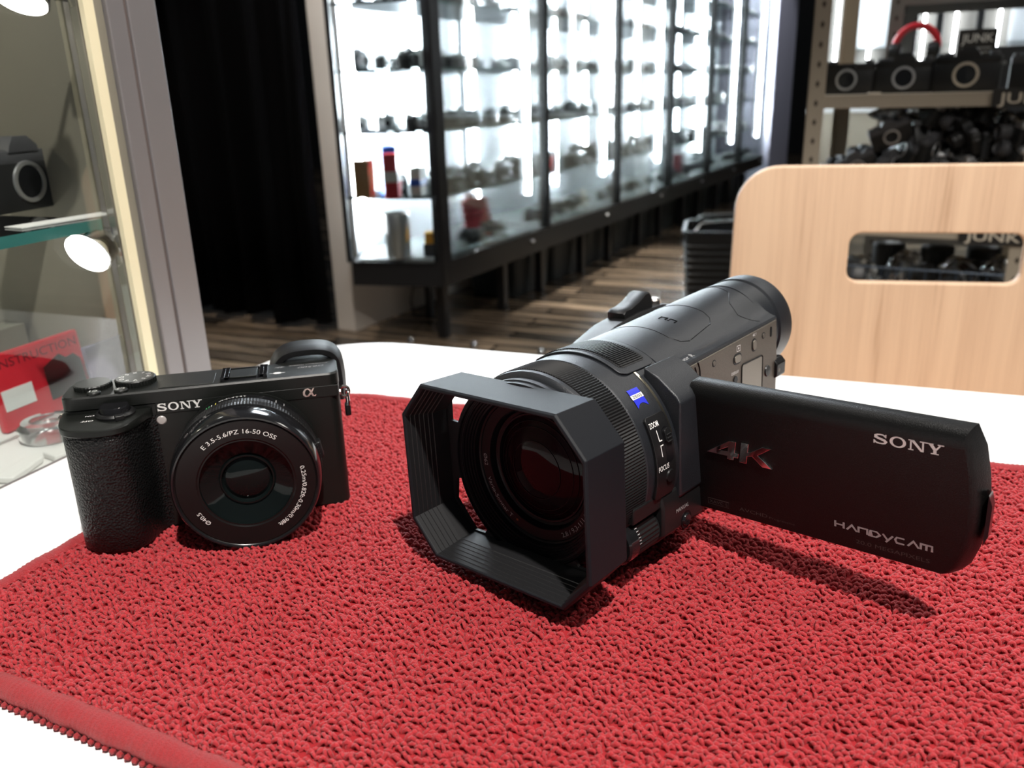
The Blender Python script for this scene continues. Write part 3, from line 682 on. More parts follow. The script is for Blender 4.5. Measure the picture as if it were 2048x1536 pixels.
# ------------------------------------------------------------------ camcorder (right)
def camcorder():
    MX = rotm(-.745, -.0122, .0524); T0 = Vector((-.0104, .294, EYE.z - .1472))
    D = Local('camcorder', T0, MX, (0, -42.6, -100), label='black camcorder with square lens hood and side screen swung open on the red mat', cat='camcorder')
    W = (D.Mx * .97).to_4x4(); W.translation = EYE + (T0 - EYE) * .97 + D.Mx @ D.base * .00097; D.o.matrix_world = W
    part = D.part
    a, b, c1, c2 = 48.4, 38.9, 13.0, 14.6
    def octa(d=0.0, z=0.0, dd=0.0):
        A, B = a - d, b - d; k = .586 * d; p, q_ = c1 - k * .55, c2 - k * .55
        return [(A, -B + q_, z), (A, B - q_, z), (A - p, B, z), (-A + p, B, z), (-A, B - q_, z), (-A, -B + q_, z), (-A + p, -B, z), (A - p, -B, z)]
    mb = MB(); secs = [octa(2.0, -24.5), octa(1.2, -24.5), octa(.7, -23.6), octa(0, -1.0), octa(.5, 0), octa(1.6, 0)]
    secs.append(octa(2.0, -.6)); mb.loft(secs, False, True)
    hood = part('lens_hood', mb, M['hood'], None, .22, smooth=20)
    secs = [octa(2.0, -.6)]; d = 2.05
    for i in range(6): z = -.7 - 2.1 * i; secs += [octa(d, z), octa(d + .15, z - 1.9)]; d += .42
    secs += [octa(d, -13.4), octa(d + .3, -21.4)]
    part('hood_interior', MB().loft(secs, False), M['hood_in'], hood, smooth=12)
    # back plate with the round opening and four corner windows
    def win(sx, sy):
        arcp = [(38.8 * math.cos(math.radians(t)), 38.8 * math.sin(math.radians(t))) for t in (195, 203, 212, 222, 232)] if sy < 0 else [(40.5 * math.cos(math.radians(t)), 40.5 * math.sin(math.radians(t))) for t in (157, 150, 143, 137)]
        rest = [(-25.7, -33.2), (-32.0, -33.4), (-42.3, -21), (-41.0, -11.1)] if sy < 0 else [(-31, 31), (-38, 29.5), (-41.5, 25), (-41.8, 16)]
        return [(sx * -x, y) for x, y in arcp + rest]
    o_ = [(p[0], p[1]) for p in octa(2.2)]
    pl = curve_mesh([o_, circ(0, 0, 36.6, 72), win(-1, -1), win(-1, 1), win(1, -1), win(1, 1)], 1.6)
    pl.v = [(p[0], p[1], p[2] - 22.3) for p in pl.v]; part('hood_back_plate', pl, M['hood_in'], hood, smooth=30)
    # lens front: concentric threads down to the name ring and glass
    pr = [(39.0, -31), (39.0, -21.4), (38.4, -20.6)]; r, z = 38.4, -20.6
    for i in range(6): pr += [(r - .5, z), (r - .75, z - .7)]; r -= .95; z -= .75
    pr += [(r - .6, z), (r - .8, -26.6), (31.6, -27.2), (30.9, -27.5)]
    part('filter_thread', MB().lathe(pr, 128), M['lens_dark'], smooth=25)
    nr = part('name_ring', MB().lathe([(30.9, -27.5), (30.6, -28), (26.4, -28.6), (25.8, -28.4), (25.4, -29.6)], 128), M['lens_dark'], smooth=25)
    for tx, a0, h, w, mt in (('\u00d862', 177.5, 2.1, 5.6, 'grey_print'), ('Vario-Sonnar T', 198.5, 2.0, 21.0, 'grey_print'), ('*', 243.5, 2.0, 1.4, 'orange_print'), ('2,8 / 9,3-111,6', 296, 2.1, 19, 'grey_print')):
        t = text_mb(tx, h, w); part('lettering', arc(t, 29.6, a0, -28.02, inward=True), M[mt], nr, smooth=0)
    part('inner_barrel', MB().lathe([(25.4, -29.6), (25.0, -31), (23.9, -31.4), (23.6, -30.9), (22.9, -31.0), (22.6, -32.4)], 128), M['lens_dark'], smooth=25)
    part('front_element', MB().lathe([(22.6, -32.4), (20, -31.0), (16, -29.6), (12, -28.6), (8, -28.0), (4, -27.7), (.02, -27.6)], 96), M['optic'], smooth=80)
    for rr, zz in ((20.6, -31.0), (18.2, -30.2), (12.6, -28.6)): part('element_ring', MB().tube([(rr * math.cos(2 * PI * i / 96), rr * math.sin(2 * PI * i / 96), zz) for i in range(96)], .16, 6, True), M['lens_dark'], None, smooth=60)
    # barrel
    bl = part('lens_barrel', MB().lathe([(38.5, -23.6), (39.6, -24.2), (39.6, -27.4), (40.8, -28), (41.8, -29.2), (42.0, -31)], 128), M['casing'], smooth=30)
    n = 420; secs = []
    for r, z, k in ((41.6, -31, 0), (42.5, -31.4, 1), (42.5, -46.2, 1), (41.8, -46.6, 0)):
        secs.append([((r - .42 * (j % 2) * k) * math.cos(2 * PI * (j - .5 * (j % 2) * 0) / n), (r - .42 * (j % 2) * k) * math.sin(2 * PI * j / n), z) for j in range(n)])
    part('control_ring', MB().loft(secs, False), M['rubber'], bl, smooth=10)
    part('rear_barrel', MB().lathe([(41.8, -46.6), (42.4, -47.2), (42.6, -60), (42.8, -66), (42.8, -84)], 128), M['casing'], bl, smooth=30)
    # raised saddle with ridged pad on top of the barrel
    def shell(a0, a1, z0, z1, r0, r1, n=28, corner=0):
        mb = MB(); secs = []
        for i in range(n + 1):
            t = math.radians(a0 + (a1 - a0) * i / n); e = 1.0
            za, zb = z0, z1
            if corner:
                di = min(i, n - i) / n * math.radians(abs(a1 - a0)) * r1
                if di < corner: s = corner - math.sqrt(max(0, corner ** 2 - (corner - di) ** 2)); za, zb = z0 - s, z1 + s
            sec = [(r0 * math.cos(t), r0 * math.sin(t), za), (r1 * math.cos(t), r1 * math.sin(t), za), (r1 * math.cos(t), r1 * math.sin(t), zb), (r0 * math.cos(t), r0 * math.sin(t), zb)]
            secs.append(sec)
        return mb.loft(secs, True)
    sad = part('top_saddle', shell(57, 125, -57.5, -82, 42.0, 43.6, 40, 4), M['casing'], bl, .3, smooth=30)
    mb = MB()
    for i in range(36):
        t = 63.0 + 54.0 * i / 35; mb.join(shell(t, t + .8, -61.5, -77.5, 43.4, 44.1, 1))
    part('ridged_pad', mb, M['plastic'], sad, smooth=0)
    part('pad_base', shell(61.8, 118, -60.2, -78.8, 43.4, 43.72, 40, 2), M['plastic'], sad, smooth=30)
    # blue shield badge with white stripe
    def wrap(mb, r, a_c, z_c): return oncyl(mb, r, a_c, z_c)
    # badge frame: u down the side (clockwise), v toward the front
    W_, H_ = 6.9, 7.2
    bd = MB()
    nn = 8
    for i in range(nn):
        u0, u1 = W_ * i / nn, W_ * (i + 1) / nn
        bd.add([(u0, 0, 0), (u1, 0, 0), (u1, H_, 0), (u0, H_, 0)], [(0, 1, 2, 3)])
    bn = MB()
    for i in range(8):
        v0, v1 = H_ * i / 8, H_ * (i + 1) / 8; f = lambda v: W_ + 1.9 * (1 - .0) * (abs(v - H_ / 2) / (H_ / 2)) ** 2
        bn.add([(W_, v0, 0), (f(v0), v0, 0), (f(v1), v1, 0), (W_, v1, 0)], [(0, 1, 2, 3)])
    bd.join(bn); bo = part('shield_badge', wrap(bd, 42.75, 48.5, -60.4), M['blue'], bl, smooth=0)
    ws = MB()
    for i in range(6): ws.add([(2.6, H_ * i / 6 - .25, 0), (4.7, H_ * i / 6 - .25, 0), (4.7, H_ * (i + 1) / 6 + .25, 0), (2.6, H_ * (i + 1) / 6 + .25, 0)], [(0, 1, 2, 3)])
    part('badge_stripe', wrap(ws, 42.8, 48.5, -60.4), M['print'], bo, smooth=0)
    t = text_mb('ZEISS', 1.25, 6.0); t.v = [(4.3 - p[1], .6 + p[0] * 1.0, 0) for p in t.v]; t.v = [(u, v, w) for u, v, w in t.v]
    t = text_mb('ZEISS', 1.25, 6.0); t.v = [(4.25 - p[1], H_ - .6 - (6.0 - p[0]) * 1.0, 0) for p in t.v]; t.v = [(u, H_ - v, 0) for u, v, _ in t.v]
    part('lettering', wrap(t, 42.86, 48.5, -60.4), M['sign'], bo, smooth=0)
    # champagne accent line at the back of the barrel
    part('accent_line', shell(18, 57, -65.6, -66.9, 42.7, 43.05, 30), M['gold'], bl, smooth=40)
    # raised switch block with ZOOM / FOCUS
    sb = part('switch_block', shell(-16, 31, -51.5, -65.2, 42.4, 43.9, 40, 1.5), M['plastic'], bl, .3, smooth=30)
    for tx, a0, w in (('ZOOM', 27.6, 6.3), ('FOCUS', 4.0, 7.4)):
        t = text_mb(tx, 2.3, w, bold=.01); t.v = [(-p[1], p[0], 0) for p in t.v]; t.v = [(p[0] + 2.3, -p[1] , 0) for p in t.v]
        t.v = [(p[0], p[1], 0) for p in t.v]
        part('lettering', oncyl(t, 44.0, a0, -52.3), M['print'], sb, smooth=0)
    ln = rects(MB(), [(0, 0, 4.8, .45), (4.35, -1.6, 4.8, .45)]); part('guide_line', oncyl(ln, 44.0, 22.8, -56.0), M['print'], sb, smooth=0)
    ln = rects(MB(), [(0, 0, 4.8, .45), (0, -1.6, .45, .45)]); part('guide_line', oncyl(ln, 44.0, 14.6, -56.0), M['print'], sb, smooth=0)
    part('slider_slot', shell(3.5, 23, -58.6, -63.6, 43.7, 44.0, 20, 2.2), M['lens_dark'], sb, smooth=30)
    mb = shell(14, 22, -59.0, -63.2, 43.8, 45.3, 12, 1.6)
    for i in range(3): mb.join(shell(14.6 + i * 1.8, 15.4 + i * 1.8, -59.4, -62.8, 45.2, 45.7, 2))
    part('slider', mb, M['plastic'], sb, .15, smooth=30)
    mb = MB().lathe([(0, 44.6), (2.6, 44.5), (2.9, 43.6)], 24, (0, -60.5), 'x'); Rm = Matrix.Rotation(math.radians(-4), 4, 'Z'); mb.xf(lambda p: Rm @ p); part('af_button', mb, M['plastic'], sb)
    # main body: roof blends from the round barrel to the finder tube
    def section(z):
        t = min(1, max(0, (-z - 82) / 100)); s = t * t * (3 - 2 * t) * .35 + t * .65
        r = 43.2 - 18.2 * s; cy = 26.8 * s; cx = 2.6 * s; yr = 33.6 + 4.4 * t
        pts = []
        pts += [(31.0, -37), (31.3, -20), (31.3, 0), (31.3, yr - 8), (31.2, yr - .7), (30.6, yr)]
        # shoulder groove up to the roof arc
        a1 = 53 - 8 * s; px, py = cx + r * math.cos(math.radians(a1)), cy + r * math.sin(math.radians(a1))
        for k in (.25, .5, .75): pts.append((30.6 + (px - 30.6) * k, yr + (py - yr) * k - 1.1 * s * math.sin(PI * k)))
        for i in range(19): an = math.radians(a1 + (168 - a1) * i / 18); pts.append((cx + r * math.cos(an), cy + r * math.sin(an)))
        xl = -36 if z > -100 else -37
        pts += [(min(xl, cx + r * math.cos(math.radians(168))), 5 * (1 - s) + 14 * s), (-37, -10), (-36, -34), (-31, -41), (-18, -42.5), (18, -42.5), (28, -41)]
        return [(x, y, z) for x, y in pts]
    zs = [-82, -82.8, -95, -110, -125, -140, -155, -168, -177, -180]
    secs = [section(z) for z in zs]
    f = lambda sec, k, dz=0: [(2 + (x - 2) * k, 3 + (y - 3) * k, z + dz) for x, y, z in sec]
    secs[0] = f(secs[0], .965)
    body = part('main_body', MB().loft([f(section(-82), .90, 1)] + secs + [f(section(-180), .97, -1.2)]), M['casing'], smooth=28)
    # seams on the roof
    def seam(pts, name='seam'):
        pass
    # flat metallic side panel
    side = [(-84.5, 31.6), (-179, 36.4), (-180.5, 15), (-180, -34), (-84.5, -33)]
    mb = MB().loft([[(31.0, y, z) for z, y in side], [(31.75, y - .3 * (1 if y > 0 else -1), z) for z, y in side]]); sp = part('side_panel', mb, M['side'], body, .25)
    X = 31.8
    def oval(z, y, hw, hh, th, mat, name, ang=0, parent=sp, x0=X - .3):
        pts = rrect(-hw, -hh, hw, hh, min(hw, hh) * .98, 6); ca, sa = math.cos(ang), math.sin(ang)
        mb = MB().loft([[(x0, y + p[1] * ca + p[0] * sa, z - p[0] * ca + p[1] * sa) for p in pts], [(X + th, y + p[1] * ca + p[0] * sa, z - p[0] * ca + p[1] * sa) for p in pts]])
        return part(name, mb, M[mat], parent, .12)
    o1 = oval(-138.8, 25.6, 4.1, 2.7, .12, 'lens_dark', 'button_surround'); oval(-138.8, 25.6, 3.1, 1.8, .5, 'side_screen', 'play_button', parent=o1)
    o1 = oval(-155.3, 28.6, 2.5, 3.3, .12, 'lens_dark', 'button_surround'); oval(-155.3, 28.6, 1.7, 2.5, .5, 'side_screen', 'finder_button', parent=o1)
    for z, y in ((-117, 28.6), (-165, 31.2)):
        o1 = oval(z, y, 1.7, 1.7, .1, 'lens_dark', 'screw_recess'); oval(z, y, 1.15, 1.15, .25, 'side', 'screw', parent=o1)
    oval(-173, 31.4, 1.0, 2.6, .12, 'lens_dark', 'dial_slot')
    o1 = oval(-94, 27.6, 2.6, 2.6, .12, 'lens_dark', 'button_surround'); oval(-94, 27.6, 1.9, 1.9, .5, 'side_screen', 'side_button', parent=o1)
    mb = MB()
    for rr in (7.5, 10.5): mb.tube([(X + .05, 26.5 + rr * math.sin(math.radians(t)), -94 - rr * math.cos(math.radians(t))) for t in range(-35, 36, 7)], .35, 6)
    part('speaker_slot', mb, M['lens_dark'], sp)
    o1 = oval(-137, 15.8, 1.8, 1.8, .4, 'lens_dark', 'display_button')
    def side_text(tx, z, y, h, w, mt='print', parent=sp):
        t = text_mb(tx, h, w); part('lettering', onplane(t, 'x', X + .06, z, y), M[mt], parent, smooth=0)
    side_text('DISPLAY', -133.2, 18.6, 1.5, 7); side_text('4K f', -153.6, 33.0, 1.5, 3.6)
    part('play_mark', onplane(rects(strokes([[(0, 0), (3.2, 0), (3.2, 2.6), (0, 2.6), (0, 0)]], .28), [(1.2, .8, 2.1, 1.8)]), 'x', X + .06, -138, 29.2), M['print'], sp, smooth=0)
    mb = MB().loft([[(X - .1, y, z) for z, y in rrect(-164, -16, -143.6, 21.2, 1.2, 4)], [(X + .15, y, z) for z, y in rrect(-164, -16, -143.6, 21.2, 1.2, 4)]]); part('card_cover', mb, M['side_screen'], sp, .1)
    mb = MB(); mb.tube([(X + .12, y, z) for z, y in rrect(-164.4, -16.4, -143.2, 21.6, 1.4, 4)], .28, 6, True); part('cover_gap', mb, M['lens_dark'], sp)
    mb = MB().lathe([(0, X + .8), (2.6, X + .6), (3, X - .1)], 24, (12, -170), 'x'); part('thumb_dial', mb, M['plastic'], sp)
    side_r = MB().prism([(24, 6), (30.5, 4.8), (33.2, 7), (33.4, 13.5), (31.2, 16.2), (24, 15.5)], -187.5, -178, 'z'); lt = part('rear_latch', side_r, M['plastic'], body, .5)
    part('latch_pin', MB().lathe([(0, X + 1.6), (2, X + 1.4), (2.2, X)], 20, (10.3, -180.5), 'x'), M['side'], lt)
    # roof prints and lid line
    def roof(x, z):  # height of the roof above x at depth z
        sec = section(z); up = [p for p in sec if p[1] > 15]; up.sort(key=lambda p: p[0])
        for i in range(len(up) - 1):
            if up[i][0] <= x <= up[i + 1][0]:
                k = (x - up[i][0]) / max(1e-6, up[i + 1][0] - up[i][0]); return up[i][1] + (up[i + 1][1] - up[i][1]) * k
        return up[-1][1]
    def roofline(pts, r, name, mat='lens_dark', dy=0.0):
        P3 = []
        for (x0, z0), (x1, z1) in zip(pts[:-1], pts[1:]):
            m = max(2, int(math.hypot(x1 - x0, z1 - z0) / 2))
            for i in range(m): x, z = x0 + (x1 - x0) * i / m, z0 + (z1 - z0) * i / m; P3.append((x, roof(x, z) + dy, z))
        P3.append((pts[-1][0], roof(*pts[-1]) + dy, pts[-1][1]))
        part(name, MB().tube(P3, r, 6), M[mat], body, smooth=60)
    roofline([(-24, -104), (16, -104), (20.5, -107), (22, -112), (20, -134), (17.5, -138), (13, -139.5), (-24, -139.5)], .22, 'shoe_cover_seam')
    roofline([(-20, -176), (0, -174), (10, -170), (16, -160), (22, -157), (29, -166)], .22, 'finder_seam')
    def roof_text(tx, x, z, h, w, mt):   # reads along the body edge, rows facing the side
        t = text_mb(tx, h, w); out = []
        for p in t.v: xx = x - p[1]; zz = z - p[0]; out.append((xx, roof(xx, zz) + .07, zz))
        t.v = out; part('lettering', t, M[mt], body, smooth=0)
    roof_text('Exmor R', 29.4, -89.0, 2.5, 15.5, 'grey_print')
    roof_text('STEADYSHOT', 28.2, -112, 1.3, 14, 'dim_print')
    mb = MB()
    for i in (0, 1):
        xx, zz = 2 + i * 5, -118 - i * 0; s = [(xx, zz), (xx, zz - 2.4), (xx + 3.4, zz - 2.4), (xx + 3.4, zz)]
        mb.tube([(x, roof(x, z) + .1, z) for x, z in s], .3, 5)
    part('shoe_mark', mb, M['lens_dark'], body)
    # microphone dots on the roof front edge
    # finder tube end and eyepiece
    part('finder_tube', MB().lathe([(24.6, -176), (24.8, -190.4), (24.2, -190.9), (24.2, -192), (25.4, -192.6), (25.6, -204), (25.0, -206.2), (22, -206.6), (20, -204)], 96, (2.6, 27.2), cap=True), M['casing'], smooth=28)
    ft = MB().box((26.0, 38, -191.5), (27.6, 43.5, -189.5)); 
    # grip side with zoom rocker
    gs = []
    for z, k, yt in ((-96, .25, 22), (-104, .6, 26), (-120, .9, 30.5), (-140, 1, 35), (-160, 1, 37.5), (-182, 1, 37.5), (-196, .9, 35), (-202, .5, 30)):
        xo = -36 - 22 * k
        pts = [(-30, yt), (-36 - 12 * k, yt - .4), (xo + 4, yt - 3), (xo, yt - 9), (xo, -16), (xo + 4, -26), (-36, -31), (-30, -31)]
        gs.append([(x, y, z) for x, y in chaikin(pts, 2)])
    part('grip_body', MB().loft(gs), M['plastic'], smooth=40)
    rk_ = []
    for x in (-49, -48.2, -38.8, -38):
        e = .5 if x in (-49, -38) else 0
        prof = [(-147.5, 34.5), (-146.8 - e, 38.6 - e), (-149, 40.2 - e), (-154, 40.6 - e), (-161, 42.6 - e), (-168, 46.0 - e), (-171, 46.2 - e), (-173.5 + e, 43.5 - e), (-174, 35)]
        rk_.append([(x, y, z) for z, y in prof])
    part('zoom_rocker', MB().loft(rk_), M['plastic'], smooth=40)
    part('photo_button', MB().lathe([(0, 40.2), (3.0, 40), (3.8, 39), (3.9, 37)], 24, (-44, -184), 'y'), M['steel'])
    part('hand_strap', MB().loft([[(x, y, -90 - 105 * t) for x, y in ((-58 - 14 * math.sin(PI * t), 14), (-60.5 - 14 * math.sin(PI * t), 12), (-61 - 14 * math.sin(PI * t), -18), (-58.5 - 14 * math.sin(PI * t), -20))] for t in [i / 16 for i in range(17)]]), M['leather'], smooth=60)
    # hinge block carrying the panel
    hb = [(26, 37.8), (33, 34.5), (41.8, 27.6), (43.6, 25), (43.6, -15.5), (41.5, -18), (26, -18.5)]
    mb = MB().loft([[(x, y, -69.0) for x, y in hb], [(x, y, -93) for x, y in hb]]); hg = part('hinge_block', mb, M['casing'], None, .8, 3)
    # lower control arm with thumb wheel and MANUAL button
    aw = [(20, -14), (36, -9), (41.5, -12), (42.9, -18), (42.9, -30), (36, -36.4), (20, -37)]
    lo = part('lower_arm', MB().loft([[(x, y, -57) for x, y in aw], [(x, y, -90) for x, y in aw]]), M['plastic'], None, 1.2, 3)
    part('arm_guard', MB().loft([[(x, y, z) for x, y in ((30, -8.5), (38.5, -8.0), (41.4, -11), (41.2, -17.5), (38.8, -17.8), (30, -12))] for z in (-38, -58)]), M['plastic'], lo, .7, 3)
    n = 60; secs = []
    for z, r, k in ((-39.5, 8.2, 0), (-41, 8.9, 1), (-55, 8.9, 1), (-56.8, 8.0, 0)): secs.append([(33.2 + (r - .45 * k * (j % 2)) * math.cos(2 * PI * j / n), -26.6 + (r - .45 * k * (j % 2)) * math.sin(2 * PI * j / n), z) for j in range(n)])
    part('thumb_wheel', MB().loft(secs), M['rubber'], lo, smooth=15)
    part('wheel_cap', MB().lathe([(0, -34.5), (8.4, -34.5), (9.2, -35.4), (9.2, -40.6), (8.4, -41)], 40, (33.2, -26.6)), M['plastic_gloss'], lo, smooth=30)
    mk = MB(); [rects(mk, [(0 + i * 1.3, -.9, .3 + i * 1.3, .6)]) for i in range(6)]; part('wheel_ticks', oncyl(mk, 9.26, 45, -41.0, (33.2, -26.6)), M['grey_print'], lo, smooth=0)
    t = text_mb('MANUAL', 1.9, 9.8); t.v = [(43.05, -22.6 + p[1], -66.5 - p[0]) for p in t.v]; part('lettering', t, M['grey_print'], lo, smooth=0)
    part('manual_button', MB().lathe([(0, 44.0), (2.4, 43.8), (2.9, 43.2), (3.0, 42)], 28, (-28.4, -74.5), 'x'), M['plastic_gloss'], lo)
    part('button_recess', MB().lathe([(3.2, 42.9), (4.0, 43.0), (4.1, 42)], 28, (-28.4, -74.5), 'x'), M['lens_dark'], lo)
    # swung-out screen panel
    ua, va, na = Vector((.9999, 0, .0137)), Vector((-.0016, .993, .1181)), Vector((-.0136, -.1181, .9929)); O = Vector((41.2, 0, -83.6))
    def L3(u, v, w=0): return O + ua * u + va * v + na * w
    outl = [(-1.5, -27.6), (-1.0, 30.2), (.6, 31.2), (104.5, 31.2), (106.2, 24), (107.8, 14), (108.6, 4), (108.2, -6), (106.4, -16), (103.9, -23.5), (101.8, -26.4), (99.5, -27.6)]
    def ins(d): return [(u + d if u < 50 else u - d, v - d if v > 28 else (v + d if v < -24 else v)) for u, v in outl]
    def sec_(w, d, tv, bv=-27.6):
        out = []
        for u, v in outl:
            uu = u + d if u < 50 else u - d + 3.6 * min(1, -w / 6.5)
            uu -= .35 * max(0, uu - 104) if v > 28 else 0
            out.append(L3(uu, min(v, tv) if v > 20 else max(v, bv), w))
        return out
    mb = MB().loft([sec_(-8.0, 1.4, 30.2, -26.4), sec_(-7.0, .2, 31.2), sec_(-4.6, 0, 31.1), sec_(-3.1, .1, 30.4), sec_(-1.85, .2, 29.4), sec_(-.95, .4, 28.2), sec_(-.35, .8, 26.6, -27.3), sec_(-.08, 1.2, 25.2, -27), sec_(0, 1.6, 23.8, -26.6)])
    pn = part('screen_panel', mb, M['panel'], None, 0, 2, smooth=24)
    for f_ in pn.data.polygons:
        if len(f_.vertices) > 8: f_.use_smooth = False
    mb = MB().loft([[L3(u, v, -8.3) for u, v in rrect(8, -21, 92, 26, 1.5, 4)], [L3(u, v, -7.8) for u, v in rrect(8, -21, 92, 26, 1.5, 4)]]); part('display', mb, M['plastic_gloss'], pn)
    nt = MB().loft([[L3(u + 3.3, v, w) for u, v, w in ((108.9 - .0, 7.5, -6.8), (108.9, 7.5, -2.4), (108.0, -13, -2.4), (108.0, -13, -6.8))], [L3(u, v, w) for u, v, w in ((113.3, 3, -6.2), (113.3, 3, -3), (112.7, -9, -3), (112.7, -9, -6.2))]]); part('finger_catch', nt, M['plastic_gloss'], pn)
    def onpanel(mb, u, v, w=.06): mb.v = [tuple(L3(u + p[0], v + p[1], w)) for p in mb.v]; return mb
    t = logo_serif(); t.v = [(p[0] * 23.6 / 5.26, p[1] * 4.0, 0) for p in t.v]; part('maker_lettering', onpanel(t, 74.6, 20.1), M['print'], pn, smooth=0)
    # chrome 4K emblem
    four = [(7.0, 1.2), (17.2, 8.0), (20.3, 8.2), (19.4, 3.0), (21.2, 3.0), (20.9, 1.2), (19.1, 1.2), (18.8, -.2), (16.0, -.2), (16.3, 1.2)]
    fh = [(12.2, 3.0), (16.5, 3.0), (16.9, 5.6)]
    kk = [(21.6, -.4), (24.6, -.4), (25.0, 3.0), (27.2, 3.6), (31.6, -.3), (35.2, -.3), (29.6, 4.4), (35.2, 8.4), (31.8, 8.4), (26.6, 5.0), (25.2, 4.6), (25.9, 8.5), (22.8, 8.5)]
    mb = curve_mesh([four, fh], .7, .15); mb.join(curve_mesh([kk], .7, .15)); mb.v = [tuple(L3(p[0], p[1], p[2] + .3)) for p in mb.v]; part('resolution_emblem', mb, M['chrome'], pn, smooth=30)
    # stretched product lettering
    g = {'H': [[(0, 0), (0, 1)], [(0, .5), (.85, .5)], [(.85, 0), (.85, 1)]], 'A': [[(0, 0), (.5, .9), (1, 0)]], 'N': [[(0, 0), (0, .85), (.85, .85), (.85, 0)]], 'D': [[(.3, 0), (0, 0), (0, .85), (.6, .85), (.9, .45), (.55, 0), (.2, 0)]],
         'Y': [[(0, .85), (.45, .05)], [(.95, .85), (.3, -.35)]], 'C': [[(.85, .85), (.15, .85), (0, .45), (.15, 0), (.85, 0)]], 'M': [[(0, 0), (0, .85), (1, .85), (1, 0)], [(.5, 0), (.5, .85)]]}
    hm = MB(); x = 0
    for ch in 'HANDYCAM': hm.join(strokes(g[ch], .23, 1.1), lambda p, x=x: Vector((x + p.x, p.y, 0))); x += 1.28
    hm.v = [(p[0] * 35.2 / 10.1, p[1] * 2.7, 0) for p in hm.v]; part('series_lettering', onpanel(hm, 61.0, -19.0), M['grey_print'], pn, smooth=0)
    for tx, u, v, h, w, mt in (('20.0 MEGAPIXELS', 69.0, -23.9, 1.7, 26.5, 'dim_print'), ('AVCHD', 20.2, -23.9, 1.7, 12.6, 'dim_print'), ('Progressive', 33.6, -23.9, 1.0, 11, 'dim_print'), ('XAVC S', 6.1, -23.8, 1.5, 8.6, 'dim_print')):
        part('lettering', onpanel(text_mb(tx, h, w), u, v), M[mt], pn, smooth=0)
    part('format_frame', onpanel(strokes([[(0, 0), (9.8, 0), (9.8, 2.7), (0, 2.7), (0, 0)]], .2), 5.5, -24.4), M['dim_print'], pn, smooth=0)
camcorder()
# ------------------------------------------------------------------ small cameras for the shelves
def xbox(mb, a, b, ch, mi=0):
    """box with chamfered vertical edges: rounded plan in x,y"""
    pts = rrect(a[0], a[1], b[0], b[1], ch, 2); c = ch * .35; cx, cy = (a[0] + b[0]) / 2, (a[1] + b[1]) / 2
    g = lambda k: [(cx + (x - cx) * k, cy + (y - cy) * k) for x, y in pts]
    return mb.loft([[(x, y, a[2]) for x, y in g(.97)], [(x, y, a[2] + c) for x, y in pts], [(x, y, b[2] - c) for x, y in pts], [(x, y, b[2]) for x, y in g(.96)]], True, True, mi)
# front faces -y
def slr_parts(prism=True, k=1.0, body='cam_black', topm='cam_black', lens=None, ring='silver'):
    o = []
    o.append(('body', xbox(MB(), (-.070, -.016, 0), (.070, .016, .062), .008), body, None))
    o.append(('top_plate', xbox(MB(), (-.0695, -.0155, .062), (.0695, .0155, .078), .008), topm, None))
    if prism:
        o.append(('prism_housing', MB().loft([[(-.026, -.017, .076), (.026, -.017, .076), (.026, .015, .076), (-.026, .015, .076)], [(-.024, -.018, .084), (.024, -.018, .084), (.022, .014, .084), (-.022, .014, .084)], [(-.012, -.015, .096), (.012, -.015, .096), (.013, .012, .096), (-.013, .012, .096)]]), topm, None))
    else:
        o.append(('finder_window', MB().box((-.030, -.0165, .064), (-.012, -.0150, .074)).box((.006, -.0165, .065), (.020, -.015, .073)), 'plastic_gloss', None))
    if lens:
        o.append(('lens', MB().lathe([(0, -.016), (.027, -.016), (.029, -.024), (.029, -.036), (.026, -.040), (.026, -.052), (.023, -.054), (.020, -.048), (0, -.046)], 28, (0, .038), 'y'), lens, None))
    else:
        o.append(('mount_ring', MB().lathe([(.021, -.0145), (.022, -.019), (.027, -.019), (.028, -.0145)], 36, (0, .037), 'y'), ring, None))
        o.append(('mirror_box', MB().lathe([(.0, -.0168), (.021, -.0172), (.021, -.0160)], 30, (0, .037), 'y'), 'plastic_gloss', 'mount_ring'))
    for nm, x, r, z1 in (('rewind_knob', .052, .011, .086), ('speed_dial', -.040, .010, .085), ('advance_lever', -.058, .008, .084)):
        o.append((nm, MB().lathe([(0, .077), (r, .077), (r, z1), (r * .8, z1 + .001), (0, z1 + .001)], 20, (x, 0), 'z', cap=False), 'silver' if topm == 'silver' else 'cam_grey', None))
    o.append(('strap_lug', MB().tube([(.0735 + .003 * math.cos(a), 0, .060 + .003 * math.sin(a)) for a in [2 * PI * i / 10 for i in range(10)]], .0008, 5, True), 'silver', None))
    return o
def thing_from(name, parts, loc, rz, scale=1.0, **k):
    root = empty(name, loc, rz, **k); done = {}
    for nm, mb, mt, par in parts:
        if scale != 1.0: mb.v = [(p[0] * scale, p[1] * scale, p[2] * scale) for p in mb.v]
        done[nm] = link(nm, mb.mesh(nm, M[mt], 35), done.get(par, root))
    return root
def one_mesh(name, parts, mats=None):
    allm = []; mb = MB()
    for nm, p, mt, par in parts:
        if mt not in allm: allm.append(mt)
        mb.join(p, None, allm.index(mt))
    return mb.mesh(name, [M[m] for m in allm], 35)
def lens_parts(r=.03, h=.06, cap='silver'):
    return [('barrel', MB().lathe([(0, 0), (r * .85, 0), (r * .9, h * .25), (r * .97, h * .3), (r * .97, h * .55), (r, h * .6), (r, h * .98), (r * .92, h), (0, h)], 24), 'cam_black', None), ('ring', MB().lathe([(r * .9, h * .22), (r * .99, h * .23), (r * .99, h * .3), (r * .9, h * .31)], 24), cap, None)]
def row_point(t, off, z): return CA + Uw * t + Nw * off + Vector((0, 0, z))
ROWROT = math.atan2(UY, UX)

